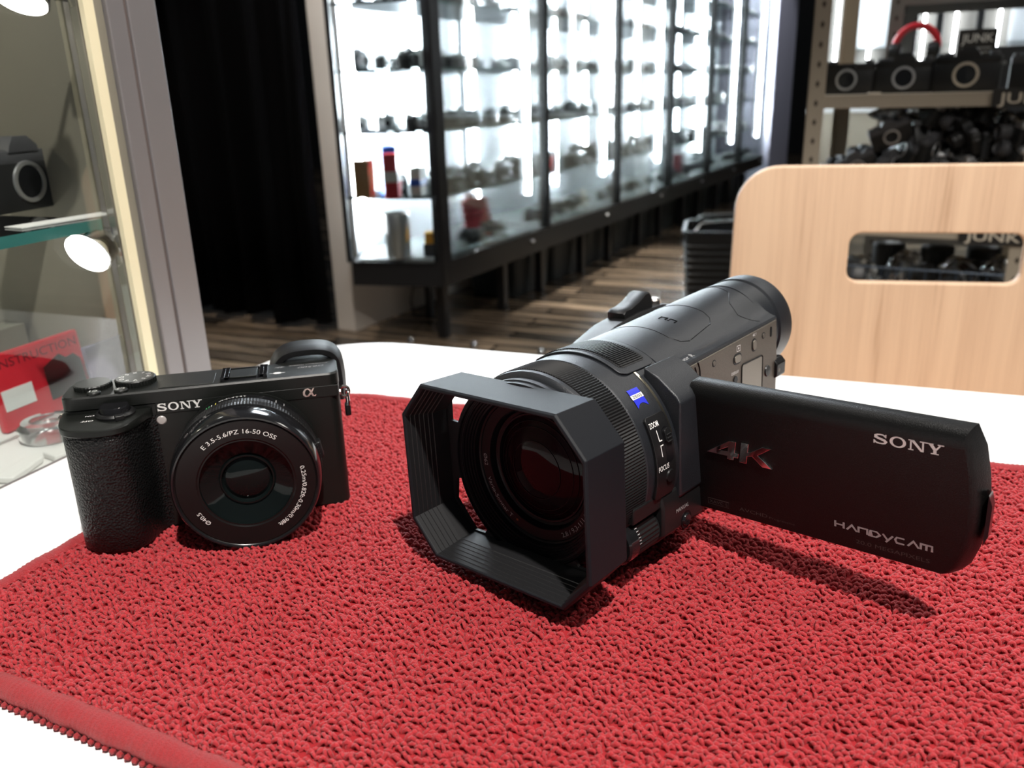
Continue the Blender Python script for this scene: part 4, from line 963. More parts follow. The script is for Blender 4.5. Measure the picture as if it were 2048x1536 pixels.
# ------------------------------------------------------------------ the glass cabinet row
BAY = 0.8475; DEP = 0.43; SH = (.566, .793, 1.0, 1.215, 1.43); CT = 2.15
def cabinet_parts(first=False):
    """name, mesh, materials, parent"""
    o = []; xl = 0.0
    pe = [(0, 0), (BAY, 0), (BAY, DEP), (-.02 if first else 0, DEP)]
    if first: pe = [(0, 0), (BAY, 0), (BAY, DEP), (.10, DEP), (.06, .36)]
    if first: pe = [(0, 0), (BAY, 0), (BAY, DEP), (.05, DEP), (-.10, .34)]
    mb = MB().prism(pe, .245, .335); o.append(('base_rail', mb, 'black_frame', None))
    mb = MB().prism(pe, CT, CT + .1); o.append(('top_rail', mb, 'black_frame', None))
    o.append(('back_panel', MB().box((.04, DEP - .012, .3351), (BAY - .001, DEP - .001, CT - .0005)), 'case_back', None))
    o.append(('display_floor', MB().prism([(a + (.02 if a < .1 else -.01), b + (.02 if b < .1 else -.02)) for a, b in pe], .3352, .343), 'case_floor', None))
    if first:
        o.append(('corner_post', MB().box((-.004, -.004, .2455), (.05, .035, CT)), 'black_frame', None))
        d = Vector((-.10, .34)).normalized(); n = Vector((d.y, -d.x))
        q = lambda s, t: tuple(d * s + n * t)
        o.append(('end_post', MB().prism([q(.345, 0), q(.3635, 0), q(.3635, -.02), q(.345, -.02)], .3355, CT), 'black_frame', None))
        o.append(('end_glass', MB().prism([q(.03, -.004), q(.345, -.004), q(.345, -.010), q(.03, -.010)], .3355, CT), 'glass', None))
        o.append(('end_tube_light', MB().tube([(-.055, .30, .42), (-.055, .30, CT - .05)], .009, 12), 'soft_tube', None))
    else:
        o.append(('door_frame', MB().box((0.0, -.004, .336), (.034, .03, CT)), 'door_black', None))
    o.append(('glass_door', MB().box((.05 if first else .034, .004, .336), (BAY, .010, CT)), 'glass', None))
    o.append(('door_handle', MB().lathe([(0, -.012), (.006, -.012), (.008, -.006), (.004, .004)], 16, (.70, .30), 'y'), 'silver', None))
    for z in SH:
        x0 = .02 if first else .036
        sh = MB().prism([(x0, .03), (BAY - .004, .03), (BAY - .004, DEP - .03), (x0 - (.09 if first else 0), DEP - .06 if first else DEP - .03)], z - .008, z)
        o.append(('glass_shelf', sh, 'shelf_glass', None))
        o.append(('shelf_edge', MB().box((x0, .0285, z - .008), (BAY - .004, .0298, z)), 'lit_edge', None))
    o.append(('tube_light', MB().tube([(BAY - .075, .05, .49), (BAY - .075, .05, CT - .03)], .0125, 14), 'tube', None))
    o.append(('tube_light', MB().tube([(.06, .385, .42), (.06, .385, CT - .03)], .010, 12), 'tube', None))
    o.append(('tube_light', MB().tube([(.46, .385, .60), (.46, .385, CT - .03)], .010, 12), 'tube', None))
    for x in (.14, .62):
        o.append(('leg', MB().box((x, .10, 0), (x + .035, .135, .2448)), 'black_frame', None))
    o.append(('leg', MB().box((.40, .34, 0), (.43, .37, .2448)), 'black_frame', None))
    return o
ordinals = ['nearest', 'second', 'third', 'fourth', 'fifth', 'sixth', 'seventh']
def cab(parts, i, label):
    root = empty('display_cabinet', row_point(BAY * i, 0, 0), ROWROT, label=label, cat='glass cabinet', group='glass display cabinets in a row')
    for nm, mb, mt, par in parts: link(nm, mb.mesh(nm, M[mt], 30), root)
    return root
cab(cabinet_parts(True), 0, 'black framed glass display cabinet at the near end of the row, beside the white wall')
proto = cab(cabinet_parts(False), 1, 'black framed glass cabinet, second from the white wall in the row')
for i in range(2, 6): copy_tree(proto, row_point(BAY * i, 0, 0), ROWROT, 'black framed glass cabinet, %s from the white wall in the row%s' % (ordinals[i], ', farthest one' if i == 5 else ''))
# the goods on the glass shelves: one mesh of each kind, copied
kinds = [
    ('rangefinder_camera', 'silver rangefinder camera', one_mesh('rangefinder_camera', slr_parts(False, 1, 'cam_black', 'silver', 'silver'))),
    ('reflex_camera', 'silver topped reflex camera', one_mesh('reflex_camera', slr_parts(True, 1, 'cam_black', 'silver', 'cam_black'))),
    ('reflex_camera', 'black reflex camera with lens', one_mesh('reflex_camera', slr_parts(True, 1, 'cam_black', 'cam_grey', 'cam_grey'))),
    ('reflex_camera', 'silver camera body without lens', one_mesh('reflex_camera', slr_parts(True, 1, 'silver', 'silver', None))),
    ('camera_lens', 'black camera lens standing upright', one_mesh('camera_lens', lens_parts(.032, .075))),
    ('camera_lens', 'short silver banded lens standing upright', one_mesh('camera_lens', lens_parts(.028, .045, 'silver'))),
]
shelfname = ['bottom floor', 'lowest glass shelf', 'second glass shelf', 'third glass shelf', 'fourth glass shelf', 'fifth glass shelf']
for i in range(6):
    for s, z in enumerate((.343,) + SH[:5]):
        if s == 5 and i < 2: continue
        if z > 1.25 + .06 * i: continue
        n = 9 if i < 3 else 7
        for j in range(-2 if i == 0 and s > 1 else 0, n):
            x = .09 + (BAY - .20) * (j + .5) / n + rnd.uniform(-.012, .012)
            if i == 0 and s == 0 and j < 2: continue
            k = rnd.choice([0, 1, 3, 2, 0, 5, 1] if s >= 1 else [2, 1, 2, 4, 5, 0])
            nm, desc, me = kinds[k]
            if j < 0: x = (-.01, .035)[j + 2]
            o = bpy.data.objects.new(nm, me); COL.objects.link(o)
            y = .12 + rnd.uniform(-.02, .05) + (.16 if j % 3 == 1 and s > 0 else 0) + (.02 if j == -2 else 0)
            p = row_point(BAY * i + x, y, z + .0004); o.location = p; o.rotation_euler = (0, 0, ROWROT + rnd.uniform(-.3, .15))
            sc = rnd.uniform(.56, .74); o.scale = (sc, sc, sc)
            tag(o, '%s, %s, %s cabinet from the white wall' % (desc, shelfname[s], ordinals[i]), 'lens' if 'lens' == nm[-4:] else 'camera', '%s, %s, %s cabinet' % (desc, shelfname[s], ordinals[i]))
for i in range(6):
    for s, z in enumerate(SH[:4]):
        for j in range(5):
            k = (i * 7 + s * 3 + j * 2) % 6; nm, desc, me = kinds[k]
            o = bpy.data.objects.new(nm, me); COL.objects.link(o); o.location = row_point(BAY * i + .12 + .14 * j + rnd.uniform(-.02, .02), .275 + rnd.uniform(-.015, .02), z + .0004)
            o.rotation_euler = (0, 0, ROWROT + rnd.uniform(-.4, .3)); q = rnd.uniform(.6, .78); o.scale = (q, q, q)
            tag(o, '%s, back row of the %s, %s cabinet' % (desc, shelfname[s + 1], ordinals[i]), 'lens' if 'lens' == nm[-4:] else 'camera', '%s, back row, %s, %s cabinet' % (desc, shelfname[s + 1], ordinals[i]))
cardmesh = MB().loft([[(-.024, 0, 0), (.024, 0, 0), (.024, .0015, 0), (-.024, .0015, 0)], [(-.024, .012, .030), (.024, .012, .030), (.024, .0135, .030), (-.024, .0135, .030)]]).mesh('price_card', M['paper'], 0)
for i in range(6):
    for s, z in enumerate((.343,) + SH[:4]):
        for j in range(5):
            if rnd.random() < .35 or (i == 0 and j == 0): continue
            o = bpy.data.objects.new('price_card', cardmesh); COL.objects.link(o); o.location = row_point(BAY * i + .10 + .135 * j + rnd.uniform(-.02, .02), .042 + rnd.uniform(0, .015), z + .0004); o.rotation_euler = (0, 0, ROWROT + rnd.uniform(-.2, .2))
            tag(o, 'white price card standing on the %s, %s cabinet from the white wall' % (shelfname[s], ordinals[i]), 'card', 'price cards, %s, %s cabinet' % (shelfname[s], ordinals[i]))
# end compartment and bottom shelf goods of the near cabinets
def gbox(name, t, off, z, w, d, h, rz, mat, label, cat='box', tilt=0, band=None):
    mb = MB().box((-w / 2, -d / 2, 0), (w / 2, d / 2, h))
    mats = [M[mat]]
    if band: mb.box((-w / 2 - .0006, -d / 2 - .0006, h * .35), (w / 2 + .0006, d / 2 + .0006, h * .6), 1); mats.append(M[band])
    o = link(name, mb.mesh(name, mats, 0), None, .001); o.location = row_point(t, off, z + .0005); o.rotation_euler = (tilt, 0, ROWROT + rz); return tag(o, label, cat)
gbox('cardboard_box', -.055, .285, SH[0], .05, .06, .13, .25, 'kraft', 'tan cardboard box in the corner of the nearest glass cabinet, beside colourful boxes')
gbox('film_box', .0, .20, SH[0], .095, .05, .15, .5, 'red', 'red box with a white band beside the tan cardboard box in the cabinet', band='paper')
gbox('film_box', .07, .27, SH[0], .10, .05, .17, .8, 'bluebox', 'blue box standing behind the red and white box in the cabinet', band='paper')
gbox('film_box', .05, .12, SH[0], .07, .04, .10, .2, 'paper', 'white and blue box in front of the blue box in the nearest cabinet', band='bluebox')
gbox('film_box', .08, .10, .343, .07, .05, .045, .4, 'cam_black', 'black box on the floor of the nearest cabinet under the orange box')
gbox('film_box', .08, .10, .3885, .06, .045, .04, .5, 'yellowbox', 'orange box stacked on a black box in the nearest cabinet')
gbox('instruction_booklet', .50, .13, .343, .14, .006, .16, -.35, 'red', 'bright red booklet leaning on the floor of the nearest cabinet', 'booklet', -.25)
gbox('instruction_booklet', .74, .30, .343, .12, .006, .15, .1, 'red2', 'dark red booklet standing at the back of the nearest cabinet', 'booklet', -.15)
gbox('instruction_booklet', 1.15, .12, SH[0], .05, .03, .05, .1, 'red', 'small red box on the lowest glass shelf of the second cabinet', 'box')
gbox('film_box', 3.1, .12, .343, .09, .05, .14, .1, 'red2', 'dark red box on the bottom floor of the fourth cabinet')
gbox('price_card', 1.52, .10, .343, .07, .004, .09, .1, 'warm_print', 'cream card standing on the bottom floor of the second cabinet', 'card', -.2)
gbox('price_card', .62, .09, .343, .10, .07, .004, .1, 'paper', 'white card lying beside the bright red booklet in the nearest cabinet', 'card')
# cloth bag / silver bag in the end compartment
mb = MB().lathe([(0, 0), (.038, 0), (.042, .01), (.046, .10), (.052, .155), (.050, .165), (.046, .155), (.040, .02), (0, .012)], 28)
mb.xf(lambda p: Vector((p.x * (1 + .12 * math.sin(p.z * 70 + math.atan2(p.y, p.x) * 5)), p.y * (1 + .1 * math.cos(p.z * 50)), p.z)))
o = link('plastic_bag', mb.mesh('plastic_bag', M['silver'], 50)); o.location = row_point(-.01, .19, .3435); tag(o, 'silvery bag standing on the floor of the nearest cabinet at its end', 'bag')

# bins under the row
bm_ = MB(); bm_.box((-.17, -.14, 0), (.17, .14, .2)); 
binmesh = MB().loft([[(x * .92, y * .92, 0) for x, y in rrect(-.18, -.13, .18, .13, .02, 3)], [(x, y, .185) for x, y in rrect(-.18, -.13, .18, .13, .02, 3)], [(x * 1.03, y * 1.04, .187) for x, y in rrect(-.18, -.13, .18, .13, .02, 3)], [(x * 1.03, y * 1.04, .205) for x, y in rrect(-.18, -.13, .18, .13, .02, 3)]]).mesh('storage_bin', M['bin'], 30)
for i in range(11):
    o = bpy.data.objects.new('storage_bin', binmesh); COL.objects.link(o); o.location = row_point(1.02 + .40 * i, .285, 0); o.rotation_euler = (0, 0, ROWROT)
    tag(o, 'dark slate storage bin, %s from the near end under the glass cabinets' % ['first', 'second', 'third', 'fourth', 'fifth', 'sixth', 'seventh', 'eighth', 'ninth', 'tenth', 'eleventh'][i], 'bin', 'storage bins under the cabinet row')
cb = MB().tube([row_point(.12, .20, .24), row_point(.14, .24, .2), row_point(.2, .3, .12), row_point(.3, .36, .03), row_point(.45, .38, .008)], .004, 8)
tag(link('power_cable', cb.mesh('power_cable', M['cam_black'])), 'thin black cable hanging under the nearest glass cabinet', 'cable')

# ------------------------------------------------------------------ black shopping baskets
def basket():
    root = empty('shopping_basket', (1.0, 3.62, 0), math.radians(-14), label='black plastic shopping basket on the floor between the cabinets and the chair', cat='basket')
    W, Dp, H = .23, .17, .33
    sec = lambda k, z: [(x * k, y * k, z) for x, y in rrect(-W, -Dp, W, Dp, .03, 4)]
    link('shell', MB().loft([sec(.90, 0), sec(1.0, H), sec(1.04, H), sec(1.04, H + .012), sec(.98, H + .012), sec(.88, .01)], True).mesh('shell', M['basket'], 30), root)
    for i in range(9):
        z = .04 + i * .03; k = .90 + .1 * z / H + .012
        link('rib', MB().tube(sec(k, z), .005, 6, True).mesh('rib', M['basket'], 50), root)
    for s in (-1, 1):
        link('handle', MB().tube([(-W * .8, s * Dp * 1.0, H + .01), (-W * .7, s * Dp * .75, H + .035), (0, s * Dp * .62, H + .045), (W * .7, s * Dp * .75, H + .035), (W * .8, s * Dp * 1.0, H + .01)], .008, 8).mesh('handle', M['basket']), root)
basket()

# ------------------------------------------------------------------ second-hand rack on the right
RP = Vector((.67, 1.95, 0)); Rx = Vector((.875, -.485, 0)); Ry = Vector((.485, .875, 0)); RROT = math.atan2(Rx.y, Rx.x)
def rpt(x, y, z): return RP + Rx * x + Ry * y + Vector((0, 0, z))
RW, RD, RH = .468, .42, 1.75
def rack(name, org, w, d, shelves, mat, label, htop):
    root = empty(name, org, RROT, label=label, cat='shelf rack')
    for px, sx in ((0, 1), (w, -1)):
        for py, sy in ((0, 1), (d, -1)):
            mb = MB().box((px, py, 0), (px + sx * .036, py + sy * .002, htop)).box((px, py, 0), (px + sx * .002, py + sy * .036, htop))
            hb = mb
            for i in range(int(htop / .04)):
                z = .03 + i * .04; cx = px + sx * .019; yy = py - sy * .0006
                hb.add([(cx - .0045, yy, z), (cx, yy, z - .008), (cx + .0045, yy, z), (cx, yy, z + .008)], [(0, 1, 2, 3)], 1)
            link('upright', mb.mesh('upright', [M[mat], M['hole']], 0), root)
    for z, th in shelves:
        mb = MB().box((.0025, .0025, z - .003), (w - .0025, d - .0025, z)).box((.0025, .0025, z - th), (w - .0025, .0045, z - .0031)).box((.0025, d - .0045, z - th), (w - .0025, d - .0025, z - .0031)).box((.0025, .0046, z - th), (.0045, d - .0046, z - .0031)).box((w - .0045, .0046, z - th), (w - .0025, d - .0046, z - .0031))
        mb.box((.03, .006, z - th), (w - .03, .016, z - th + .002))
        link('shelf', mb.mesh('shelf', M[mat], 0), root, .0006)
    return root
rack('shelf_rack', rpt(0, 0, 0), RW, RD, ((.886, .028), (.615, .028), (.415, .028), (.12, .028)), 'beige_steel', 'beige slotted steel rack holding old camera bodies behind the chair', 2.0)
rack('shelf_rack', rpt(.085, .62, 0), .85, .4, ((1.13, .03), (.80, .03), (.5, .03)), 'grey_steel', 'grey steel rack standing behind the beige rack, with a high shelf', 2.0)
def sign(loc, w, h, label, warm=True):
    root = empty('shelf_sign', loc, RROT, label=label, cat='sign')
    link('board', MB().box((0, -.004, 0), (w, -.0005, h)).mesh('board', M['sign'], 0), root, .0005)
    t = text_mb('JUNK', h * .62, w * .82, bold=.012); t.v = [(w * .09 + p[0], -.0046, h * .19 + p[1]) for p in t.v]
    link('lettering', t.mesh('lettering', M['warm_print'], 0), root)
sign(rpt(.358, -.003, .857), .125, .034, 'black JUNK sign with cream letters on the lip under the camera bodies')
sign(rpt(.335, -.003, .582), .125, .034, 'black JUNK sign with cream letters seen through the chair hand hole')
# sign card behind
root = empty('shelf_sign', rpt(.265, .45, .93), RROT, label='dark JUNK card with white letters standing behind the camera bodies', cat='sign')
link('board', MB().box((0, 0, 0), (.085, .004, .095)).mesh('board', M['sign'], 0), root)
t = text_mb('JUNK', .02, .07, bold=.01); t.v = [(.008 + p[0], -.0008, .065 + p[1]) for p in t.v]; link('lettering', t.mesh('lettering', M['print'], 0), root)
t = rects(MB(), [(.01, .05, .075, .053), (.01, .040, .07, .043), (.01, .030, .072, .033)]); t.v = [(p[0], -.0008, p[1]) for p in t.v]; link('small_print', t.mesh('small_print', M['grey_print'], 0), root)
# four bodies on the shelf
Z = .8865
bodies = [(.070, .075, .82, False, 'cam_black', 'black camera body, leftmost on the beige rack shelf, with thin mount ring'),
          (.185, .070, .84, True, 'cam_black', 'black reflex body without lens, second from left on the beige rack'),
          (.305, .055, .90, True, 'cam_black', 'black reflex body with broad pale mount ring, third on the beige rack'),
          (.440, .062, .84, True, 'cam_grey', 'camera body at the right end of the beige rack shelf above the JUNK sign')]
for x, y, sc, pr, top_, lab in bodies:
    thing_from('reflex_camera', slr_parts(pr, 1, 'cam_black', top_, None, 'silver' if x < .3 else 'warm_print'), rpt(x, y, Z), RROT + rnd.uniform(-.12, .05), sc, label=lab, cat='camera', group='old camera bodies on the beige rack shelf')
o = link('price_tag', MB().box((-.012, -.008, 0), (.012, .008, .003)).mesh('price_tag', M['warm_print'], 0)); o.location = rpt(.135, .012, Z + .0002); o.rotation_euler = (0, 0, RROT + .3); tag(o, 'small cream price tag on the shelf between the first two camera bodies', 'tag')
# heap of bodies on the shelf below
heap = one_mesh('camera_body', slr_parts(True, 1, 'cam_black', 'cam_grey', None)); heap2 = one_mesh('camera_body', slr_parts(True, 1, 'cam_black', 'cam_black', 'cam_black')); heap3 = one_mesh('camera_body', slr_parts(False, 1, 'cam_black', 'silver', 'cam_grey'))
cnt = 0
for lay in range(6):
    z = .6155 + .034 * lay
    for ix in range(6):
        for iy in range(3):
            x = .045 + .072 * ix + rnd.uniform(-.008, .008); y = .055 + .11 * iy + rnd.uniform(-.01, .01)
            hmax = .03 + .19 * min(1, max(0, (x - .03) / .26)) * (1 if x < .40 else .6)
            if lay * .034 > hmax or (lay and lay < 5 and iy == 1 and rnd.random() < .3): continue
            o = bpy.data.objects.new('old_camera', rnd.choice([heap, heap2, heap, heap3])); COL.objects.link(o)
            o.location = rpt(x, y, z + (.03 if lay else .0)); o.rotation_euler = (rnd.uniform(-.5, .5) if lay else 0, rnd.uniform(-.5, .5) if lay else 0, RROT + rnd.uniform(-1.2, 1.2)); o.scale = (.62,) * 3
            tag(o, 'black camera body in the loose heap on the rack shelf below', 'camera', 'black camera bodies heaped on the middle rack shelf'); cnt += 1
def crumple(name, w, d, h, loc, rz, label, seed, mat='clear_plastic'):
    r = random.Random(seed); mb = MB(); secs = []; n = 22
    ph = [r.uniform(0, 6) for _ in range(8)]
    for i in range(9):
        t = i / 8; z = h * t; k = math.sin(PI * (t * .86 + .1)) ** .6; sec = []
        for j in range(n):
            a = 2 * PI * j / n; q = k * (1 + .16 * math.sin(3 * a + ph[0] + 3 * t) + .12 * math.sin(5 * a + ph[1] - 4 * t) + .1 * math.sin(9 * a + ph[2] + 7 * t))
            sec.append((w / 2 * q * math.cos(a), d / 2 * q * math.sin(a), z + .006 * math.sin(4 * a + ph[3]) * t))
        secs.append(sec)
    mb.loft(secs); o = link(name, mb.mesh(name, M[mat], 25)); o.location = loc; o.rotation_euler = (0, 0, rz); return tag(o, label, 'bag')
crumple('plastic_bag', .16, .10, .055, rpt(.20, .19, .815), RROT, 'clear plastic bag crumpled on top of the heap of camera bodies', 3)
crumple('plastic_bag', .14, .09, .05, rpt(.32, .20, .825), RROT, 'clear plastic bag on the heap, right of the first bag', 5)
# lowest visible shelf, seen through the hand hole: bagged lenses behind a wire front
for q, (x, y, h, lab) in enumerate(((.13, .12, .10, 'clear bag with a lens behind the wire front, leftmost through the hand hole'), (.235, .11, .12, 'clear bag with a black lens, second through the hand hole'), (.335, .12, .11, 'clear bag holding a black lens, third through the hand hole'), (.425, .11, .12, 'clear bag beside the beige upright through the hand hole'))):
    crumple('lens_bag', .092, .09, h, rpt(x, y, .4156), RROT + .3 * q, lab, 11 + q)
    ob = bpy.data.objects.new('camera_lens', kinds[4][2]); COL.objects.link(ob); ob.location = rpt(x - .01, y + .01, .46 + .004 * q); ob.rotation_euler = (1.2, .4 * q, RROT + q); tag(ob, 'black lens inside the %s clear bag behind the wire front' % ['leftmost', 'second', 'third', 'rightmost'][q], 'lens')
for q, (x, y) in enumerate(((.18, .27), (.29, .26), (.39, .28))):
    ob = bpy.data.objects.new('camera_lens', kinds[4][2]); COL.objects.link(ob); ob.location = rpt(x, y, .4155); ob.scale = (1.2, 1.2, 1.5); ob.rotation_euler = (0, 0, q); tag(ob, 'black lens upright behind the clear bags on the lower rack shelf, %s one' % ['left', 'middle', 'right'][q], 'lens', 'black lenses at the back of the lower rack shelf')
root = empty('wire_front', rpt(.04, .008, .4155), RROT, label='slate blue wire fence along the front of the lower rack shelf', cat='wire fence')
for z in (.004, .05, .10): link('rail', MB().tube([(0, 0, z), (.39, 0, z)], .0022, 6).mesh('rail', M['wire']), root)
for i in range(14): link('wire', MB().tube([(.39 * i / 13, 0, .004), (.39 * i / 13, 0, .10)], .0014, 6).mesh('wire', M['wire']), root)
# red headband shape further back
mb = MB().tube([(.052 * math.cos(a), 0, .055 * math.sin(a)) for a in [PI * i / 18 for i in range(19)]], .009, 10)
root = empty('headphones', rpt(.165, .55, .99), RROT, label='red arched headband with dark pads behind the camera bodies', cat='headphones')
link('headband', mb.mesh('headband', M['red']), root)
for s in (-1, 1): link('ear_pad', MB().lathe([(0, -.018), (.024, -.018), (.028, -.006), (.028, .006), (.02, .012), (0, .012)], 24, (s * .052, -.012) if False else (0, -.012), 'x').xf(lambda p: p + Vector((s * .046, 0, 0))).mesh('ear_pad', M['cam_black']), root)
# goods on the grey rack behind
for q, (x, z, w, h, m_, lab) in enumerate(((.30, .80, .20, .19, 'cam_grey', 'dark grey carton on the grey rack behind the camera bodies'), (.62, .80, .22, .22, 'cam_black', 'black carton at the right on the grey rack'), (.14, .80, .13, .14, 'paper', 'white carton on the left of the grey rack'), (.22, .50, .22, .2, 'cam_grey', 'dark carton on the lower shelf of the grey rack'), (.6, .50, .24, .17, 'paper', 'white carton on the lower shelf of the grey rack'))):
    o = link('carton', MB().box((-w / 2, -.12, 0), (w / 2, .12, h)).mesh('carton', M[m_], 0), None, .002); o.location = rpt(.085 + x, .62 + .22, z + .0006); o.rotation_euler = (0, 0, RROT); tag(o, lab, 'carton')
# lit wall display across the aisle, seen between the rack uprights
def wall_display():
    root = empty('wall_display', (2.05, 5.9, 0), RROT, label='grey wall display with white panels and lit strips, seen between the rack uprights', cat='display')
    L = lambda nm, mb, m: link(nm, mb.mesh(nm, M[m], 0), root, .002)
    L('back_board', MB().box((0, .3, 0), (2.0, .33, 2.2)), 'grey_steel'); L('counter', MB().box((0, 0, 0), (2.0, .2999, .72)), 'beige_steel'); L('counter_top', MB().box((-.02, -.02, .7202), (2.02, .2999, .745)), 'paper')
    L('white_panel', MB().box((.12, .28, 1.12), (.50, .2995, 1.9)), 'case_back'); L('white_panel', MB().box((1.1, .28, 1.05), (1.5, .2995, 1.6)), 'case_back')
    for x in (.03, .56, .70, .92, 1.6): L('upright', MB().box((x, .02, .7455), (x + .04, .06, 2.2)), 'black_frame')
    for x, a in ((.09, .80), (.30, .78), (.62, .85), (.80, .95), (1.04, .8), (1.56, .9)): L('tube_light', MB().tube([(x, .25, a), (x, .25, 2.1)], .008, 10), 'soft_tube')
    for z in (.95, 1.1): L('shelf', MB().box((.1, .05, z), (1.9, .2795, z + .012)), 'shelf_glass')
wall_display()
for q in range(7):
    o = bpy.data.objects.new(kinds[q % 5][0], kinds[q % 5][2]); COL.objects.link(o); o.location = Vector((2.05, 5.9, .7456)) + Rx * (.14 + .22 * q) + Ry * .12; o.rotation_euler = (0, 0, RROT); tag(o, '%s on the counter of the wall display across the aisle' % kinds[q % 5][1], 'camera' if q % 5 < 4 else 'lens', 'goods on the far display counter: ' + kinds[q % 5][1])

# ------------------------------------------------------------------ glass case at the left edge
GP = Vector((-.2147, .574, 0)); gx = Vector((.365, .931, 0)).normalized(); gy = Vector((-gx.y, gx.x, 0)); GROT = math.atan2(gx.y, gx.x)
def gpt(x, y, z): return GP + gx * x + gy * y + Vector((0, 0, z))
def left_case():
    root = empty('glass_showcase', gpt(-.45, .2, 0), GROT, label='tall glass showcase with an aluminium corner post at the left of the table', cat='glass cabinet')
    o = Vector((.45, -.2, 0)); L, Dp = .95, .40
    def ln(nm, mb, m, par=None, bev=0): mb.xf(lambda p: p + o); return link(nm, mb.mesh(nm, M[m], 0), par or root, bev)
    ln('base_cabinet', MB().box((-L, 0, 0), (0, Dp, .682)), 'alu')
    ln('display_floor', MB().box((-L, .0, .6822), (0, Dp, .706)), 'paper')
    ln('floor_rail', MB().box((-L, -.0015, .7062), (-.05, .006, .7175)), 'alu')
    p = ln('corner_post', MB().prism([(0, 0), (-.0235, 0), (-.0235, .003), (-.0265, .003), (-.0265, 0), (-.040, 0), (-.040, .034), (0, .034)], .7065, 2.2), 'alu', None, .0008)
    ln('groove_strip', MB().prism([(-.0237, .0012), (-.0263, .0012), (-.0263, .0028), (-.0237, .0028)], .7065, 2.2), 'alu_dark', p)  # dark strip set into the groove of the post
    ln('inner_trim', MB().prism([(-.0405, .003), (-.0485, .003), (-.0485, .02), (-.0405, .02)], .7065, 2.2), 'olive', p)
    ln('cream_strip', MB().prism([(-.0487, .001), (-.0562, .001), (-.0562, .0045), (-.0487, .0045)], .7065, 2.2), 'cream', p)
    ln('side_panel', MB().box((-.012, .0345, .7065), (-.004, Dp - .0125, 2.2)), 'olive')
    ln('front_glass', MB().box((-L, .006, .7065), (-.0565, .011, 2.2)), 'glass_low')
    ln('back_panel', MB().box((-L, Dp - .012, .7065), (-.0041, Dp - .001, 2.2)), 'olive')
    s = ln('glass_shelf', MB().box((-L, .0165, .8405), (-.058, Dp - .02, .847)), 'shelf_glass')
    ln('shelf_edge', MB().box((-L, .0155, .8405), (-.058, .0164, .847)), 'glass_edge', s)
    ln('shelf_bracket', MB().box((-.058, .018, .828), (-.047, .030, .8404)), 'plastic_gloss', p, .001)
left_case()
def spot(x, y, z, lab, aim):
    root = empty('spot_lamp', gpt(x, y, z), GROT, label=lab, cat='lamp')
    d = Vector(aim).normalized(); q = d.to_track_quat('Z', 'Y')
    f = lambda p: q @ p
    link('reflector', MB().lathe([(.004, -.016), (.008, -.014), (.0135, -.004), (.0148, .004), (.0140, .0045), (.0125, -.003)], 32).xf(f).mesh('reflector', M['chrome'], 40), root)
    link('bulb', MB().lathe([(0, .0035), (.006, .003), (.011, .001), (.0125, -.002), (0, -.0045)], 24).xf(f).mesh('bulb', M['bulb'], 40), root)
    link('bracket', MB().tube([d * -.016, d * -.016 + Vector((.016, 0, .002)), Vector((.028, -.004, .006))], .0022, 8).mesh('bracket', M['silver']), root)
    link('clamp', MB().box((.024, -.008, -.002), (.036, .004, .014)).mesh('clamp', M['plastic_gloss'], 0), root, .001)
spot(-.064, .022, .829, 'small lit spot lamp clipped to the showcase post below the glass shelf', (-.86, -.12, -.45))
spot(-.070, .03, .974, 'small lit spot lamp high in the showcase, cut by the top edge', (-.5, -.1, -.85))
l_ = lamp('showcase_spot', 'POINT', gpt(-.13, .16, .80), 0.09, .01, (1, .97, .9)); l_ = lamp('showcase_spot', 'POINT', gpt(-.16, .2, 1.0), 0.20, .01, (1, .93, .75))
thing_from('subminiature_camera', slr_parts(True, 1, 'cam_black', 'cam_grey', None, 'silver'), gpt(-.030, .112, .8473), GROT + .12, .50, label='old black camera with a chrome mount ring on the glass shelf of the left showcase', cat='camera')
o = link('price_paper', MB().box((-.035, -.008, 0), (.035, .008, .0006)).mesh('price_paper', M['paper'], 0)); o.location = gpt(-.068, .032, .8474); o.rotation_euler = (0, 0, GROT - .12); tag(o, 'white paper strip on the showcase shelf in front of the old camera', 'paper')
# booklet INSTRUCTION
def booklet():
    root = empty('instruction_booklet', gpt(-.052, .098, .7068), GROT + .02, label='red INSTRUCTION booklet with a white sticker standing in the left showcase', cat='booklet')
    f = lambda p: Matrix.Rotation(-.10, 3, 'X') @ p
    link('cover', MB().box((-.040, 0, 0), (.036, .006, .0525)).xf(f).mesh('cover', M['red'], 0), root, .0015)
    t = text_mb('INSTRUCTION', .0062, .066); t.v = [(-.034 + p[0], -.0003, .0425 + p[1]) for p in t.v]; link('title_lettering', t.xf(f).mesh('title_lettering', M['red2'], 0), root)
    link('sticker', MB().box((-.036, -.0006, .014), (-.012, -.0001, .028)).xf(f).mesh('sticker', M['paper'], 0), root)
    ph = [(.000, .010), (.032, .010), (.032, .032), (.027, .037), (.020, .036), (.015, .040), (.007, .037), (.000, .034)]
    link('camera_picture', MB().add([(x, -.0004, z) for x, z in ph], [tuple(range(8))]).xf(f).mesh('camera_picture', M['sign'], 0), root)
booklet()
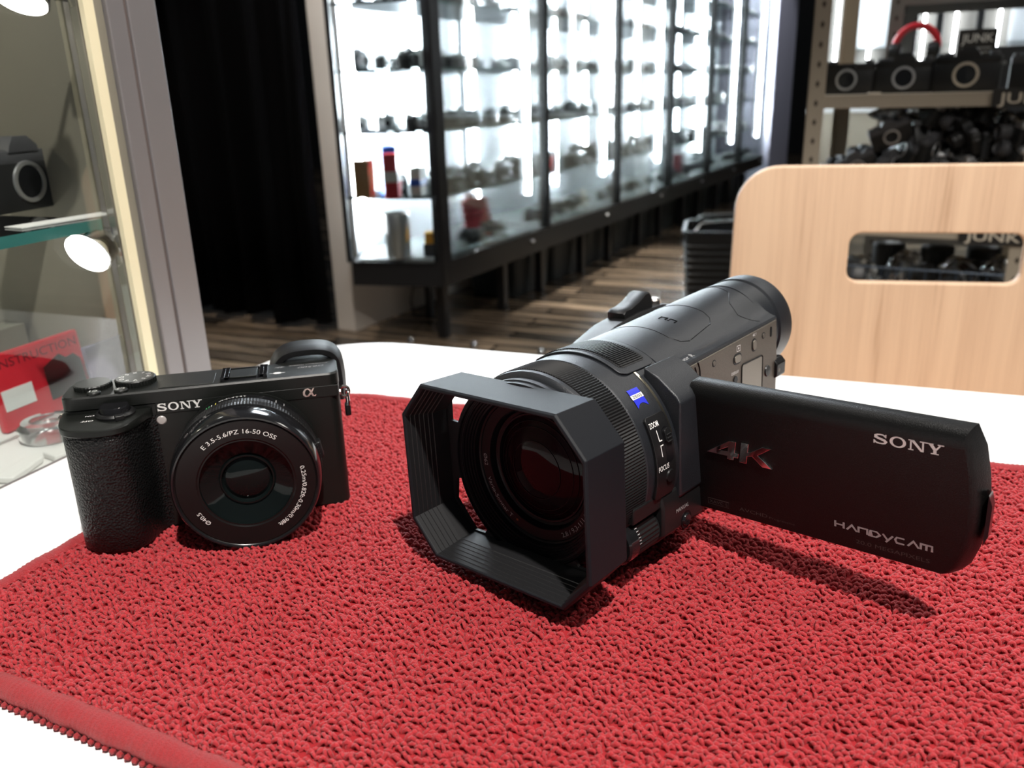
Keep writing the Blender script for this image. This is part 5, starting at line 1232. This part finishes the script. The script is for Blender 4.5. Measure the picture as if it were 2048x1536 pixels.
o = link('photo_booklet', MB().box((-.026, 0, 0), (.014, .004, .050)).mesh('photo_booklet', M['purple'], 0), None, .001); o.location = gpt(-.020, .060, .7068); o.rotation_euler = (-.12, 0, GROT); tag(o, 'purple grey glossy booklet beside the red booklet in the left showcase', 'booklet')
o = link('grey_box', MB().box((-.03, 0, 0), (.03, .02, .055)).mesh('grey_box', M['olive'], 0), None, .001); o.location = gpt(-.05, .15, .7068); o.rotation_euler = (0, 0, GROT); tag(o, 'olive grey box behind the two booklets in the left showcase', 'box')
o = link('lens_cap_case', MB().lathe([(0, 0), (.017, 0), (.019, .003), (.019, .009), (.016, .012), (.011, .0125), (.010, .009), (0, .009)], 40).mesh('lens_cap_case', M['clear_plastic'], 35)); o.location = gpt(-.085, .066, .7065); tag(o, 'round clear plastic lens case on the white floor of the left showcase', 'lens case')
for i, (x, y, w, d, rz, mm, lab) in enumerate(((-.135, .035, .03, .012, .3, 'paper', 'white paper tag at the front of the showcase floor, left one'), (-.098, .030, .035, .014, -.2, 'paper', 'white paper tag on the showcase floor in front of the round case'), (-.15, .06, .02, .02, .5, 'cam_black', 'small black accessory on the showcase floor beside the paper tags'))):
    h = .004 if mm == 'paper' else .012
    o = link('paper_tag' if mm == 'paper' else 'small_accessory', MB().box((-w / 2, -d / 2, 0), (w / 2, d / 2, h)).mesh('tag', M[mm], 0), None, .001); o.location = gpt(x, y, .7064); o.rotation_euler = (0, 0, GROT + rz); tag(o, lab, 'tag' if mm == 'paper' else 'accessory')
# dim goods at the back of the left case
for i, (x, z, w, h, mm, lab) in enumerate(((.0, .8475, .05, .09, 'red2', 'dull red box at the back of the showcase shelf'), (-.13, .8475, .045, .15, 'cam_black', 'tall black case at the back left of the showcase shelf'), (.02, .8475, .0, 0, 'olive', ''))):
    if not w: continue
    o = link('film_box', MB().box((-w / 2, -.02, 0), (w / 2, .02, h)).mesh('film_carton', M[mm], 0), None, .001); o.location = gpt(x - .09, .33, z + .0003); o.rotation_euler = (0, 0, GROT); tag(o, lab, 'box')
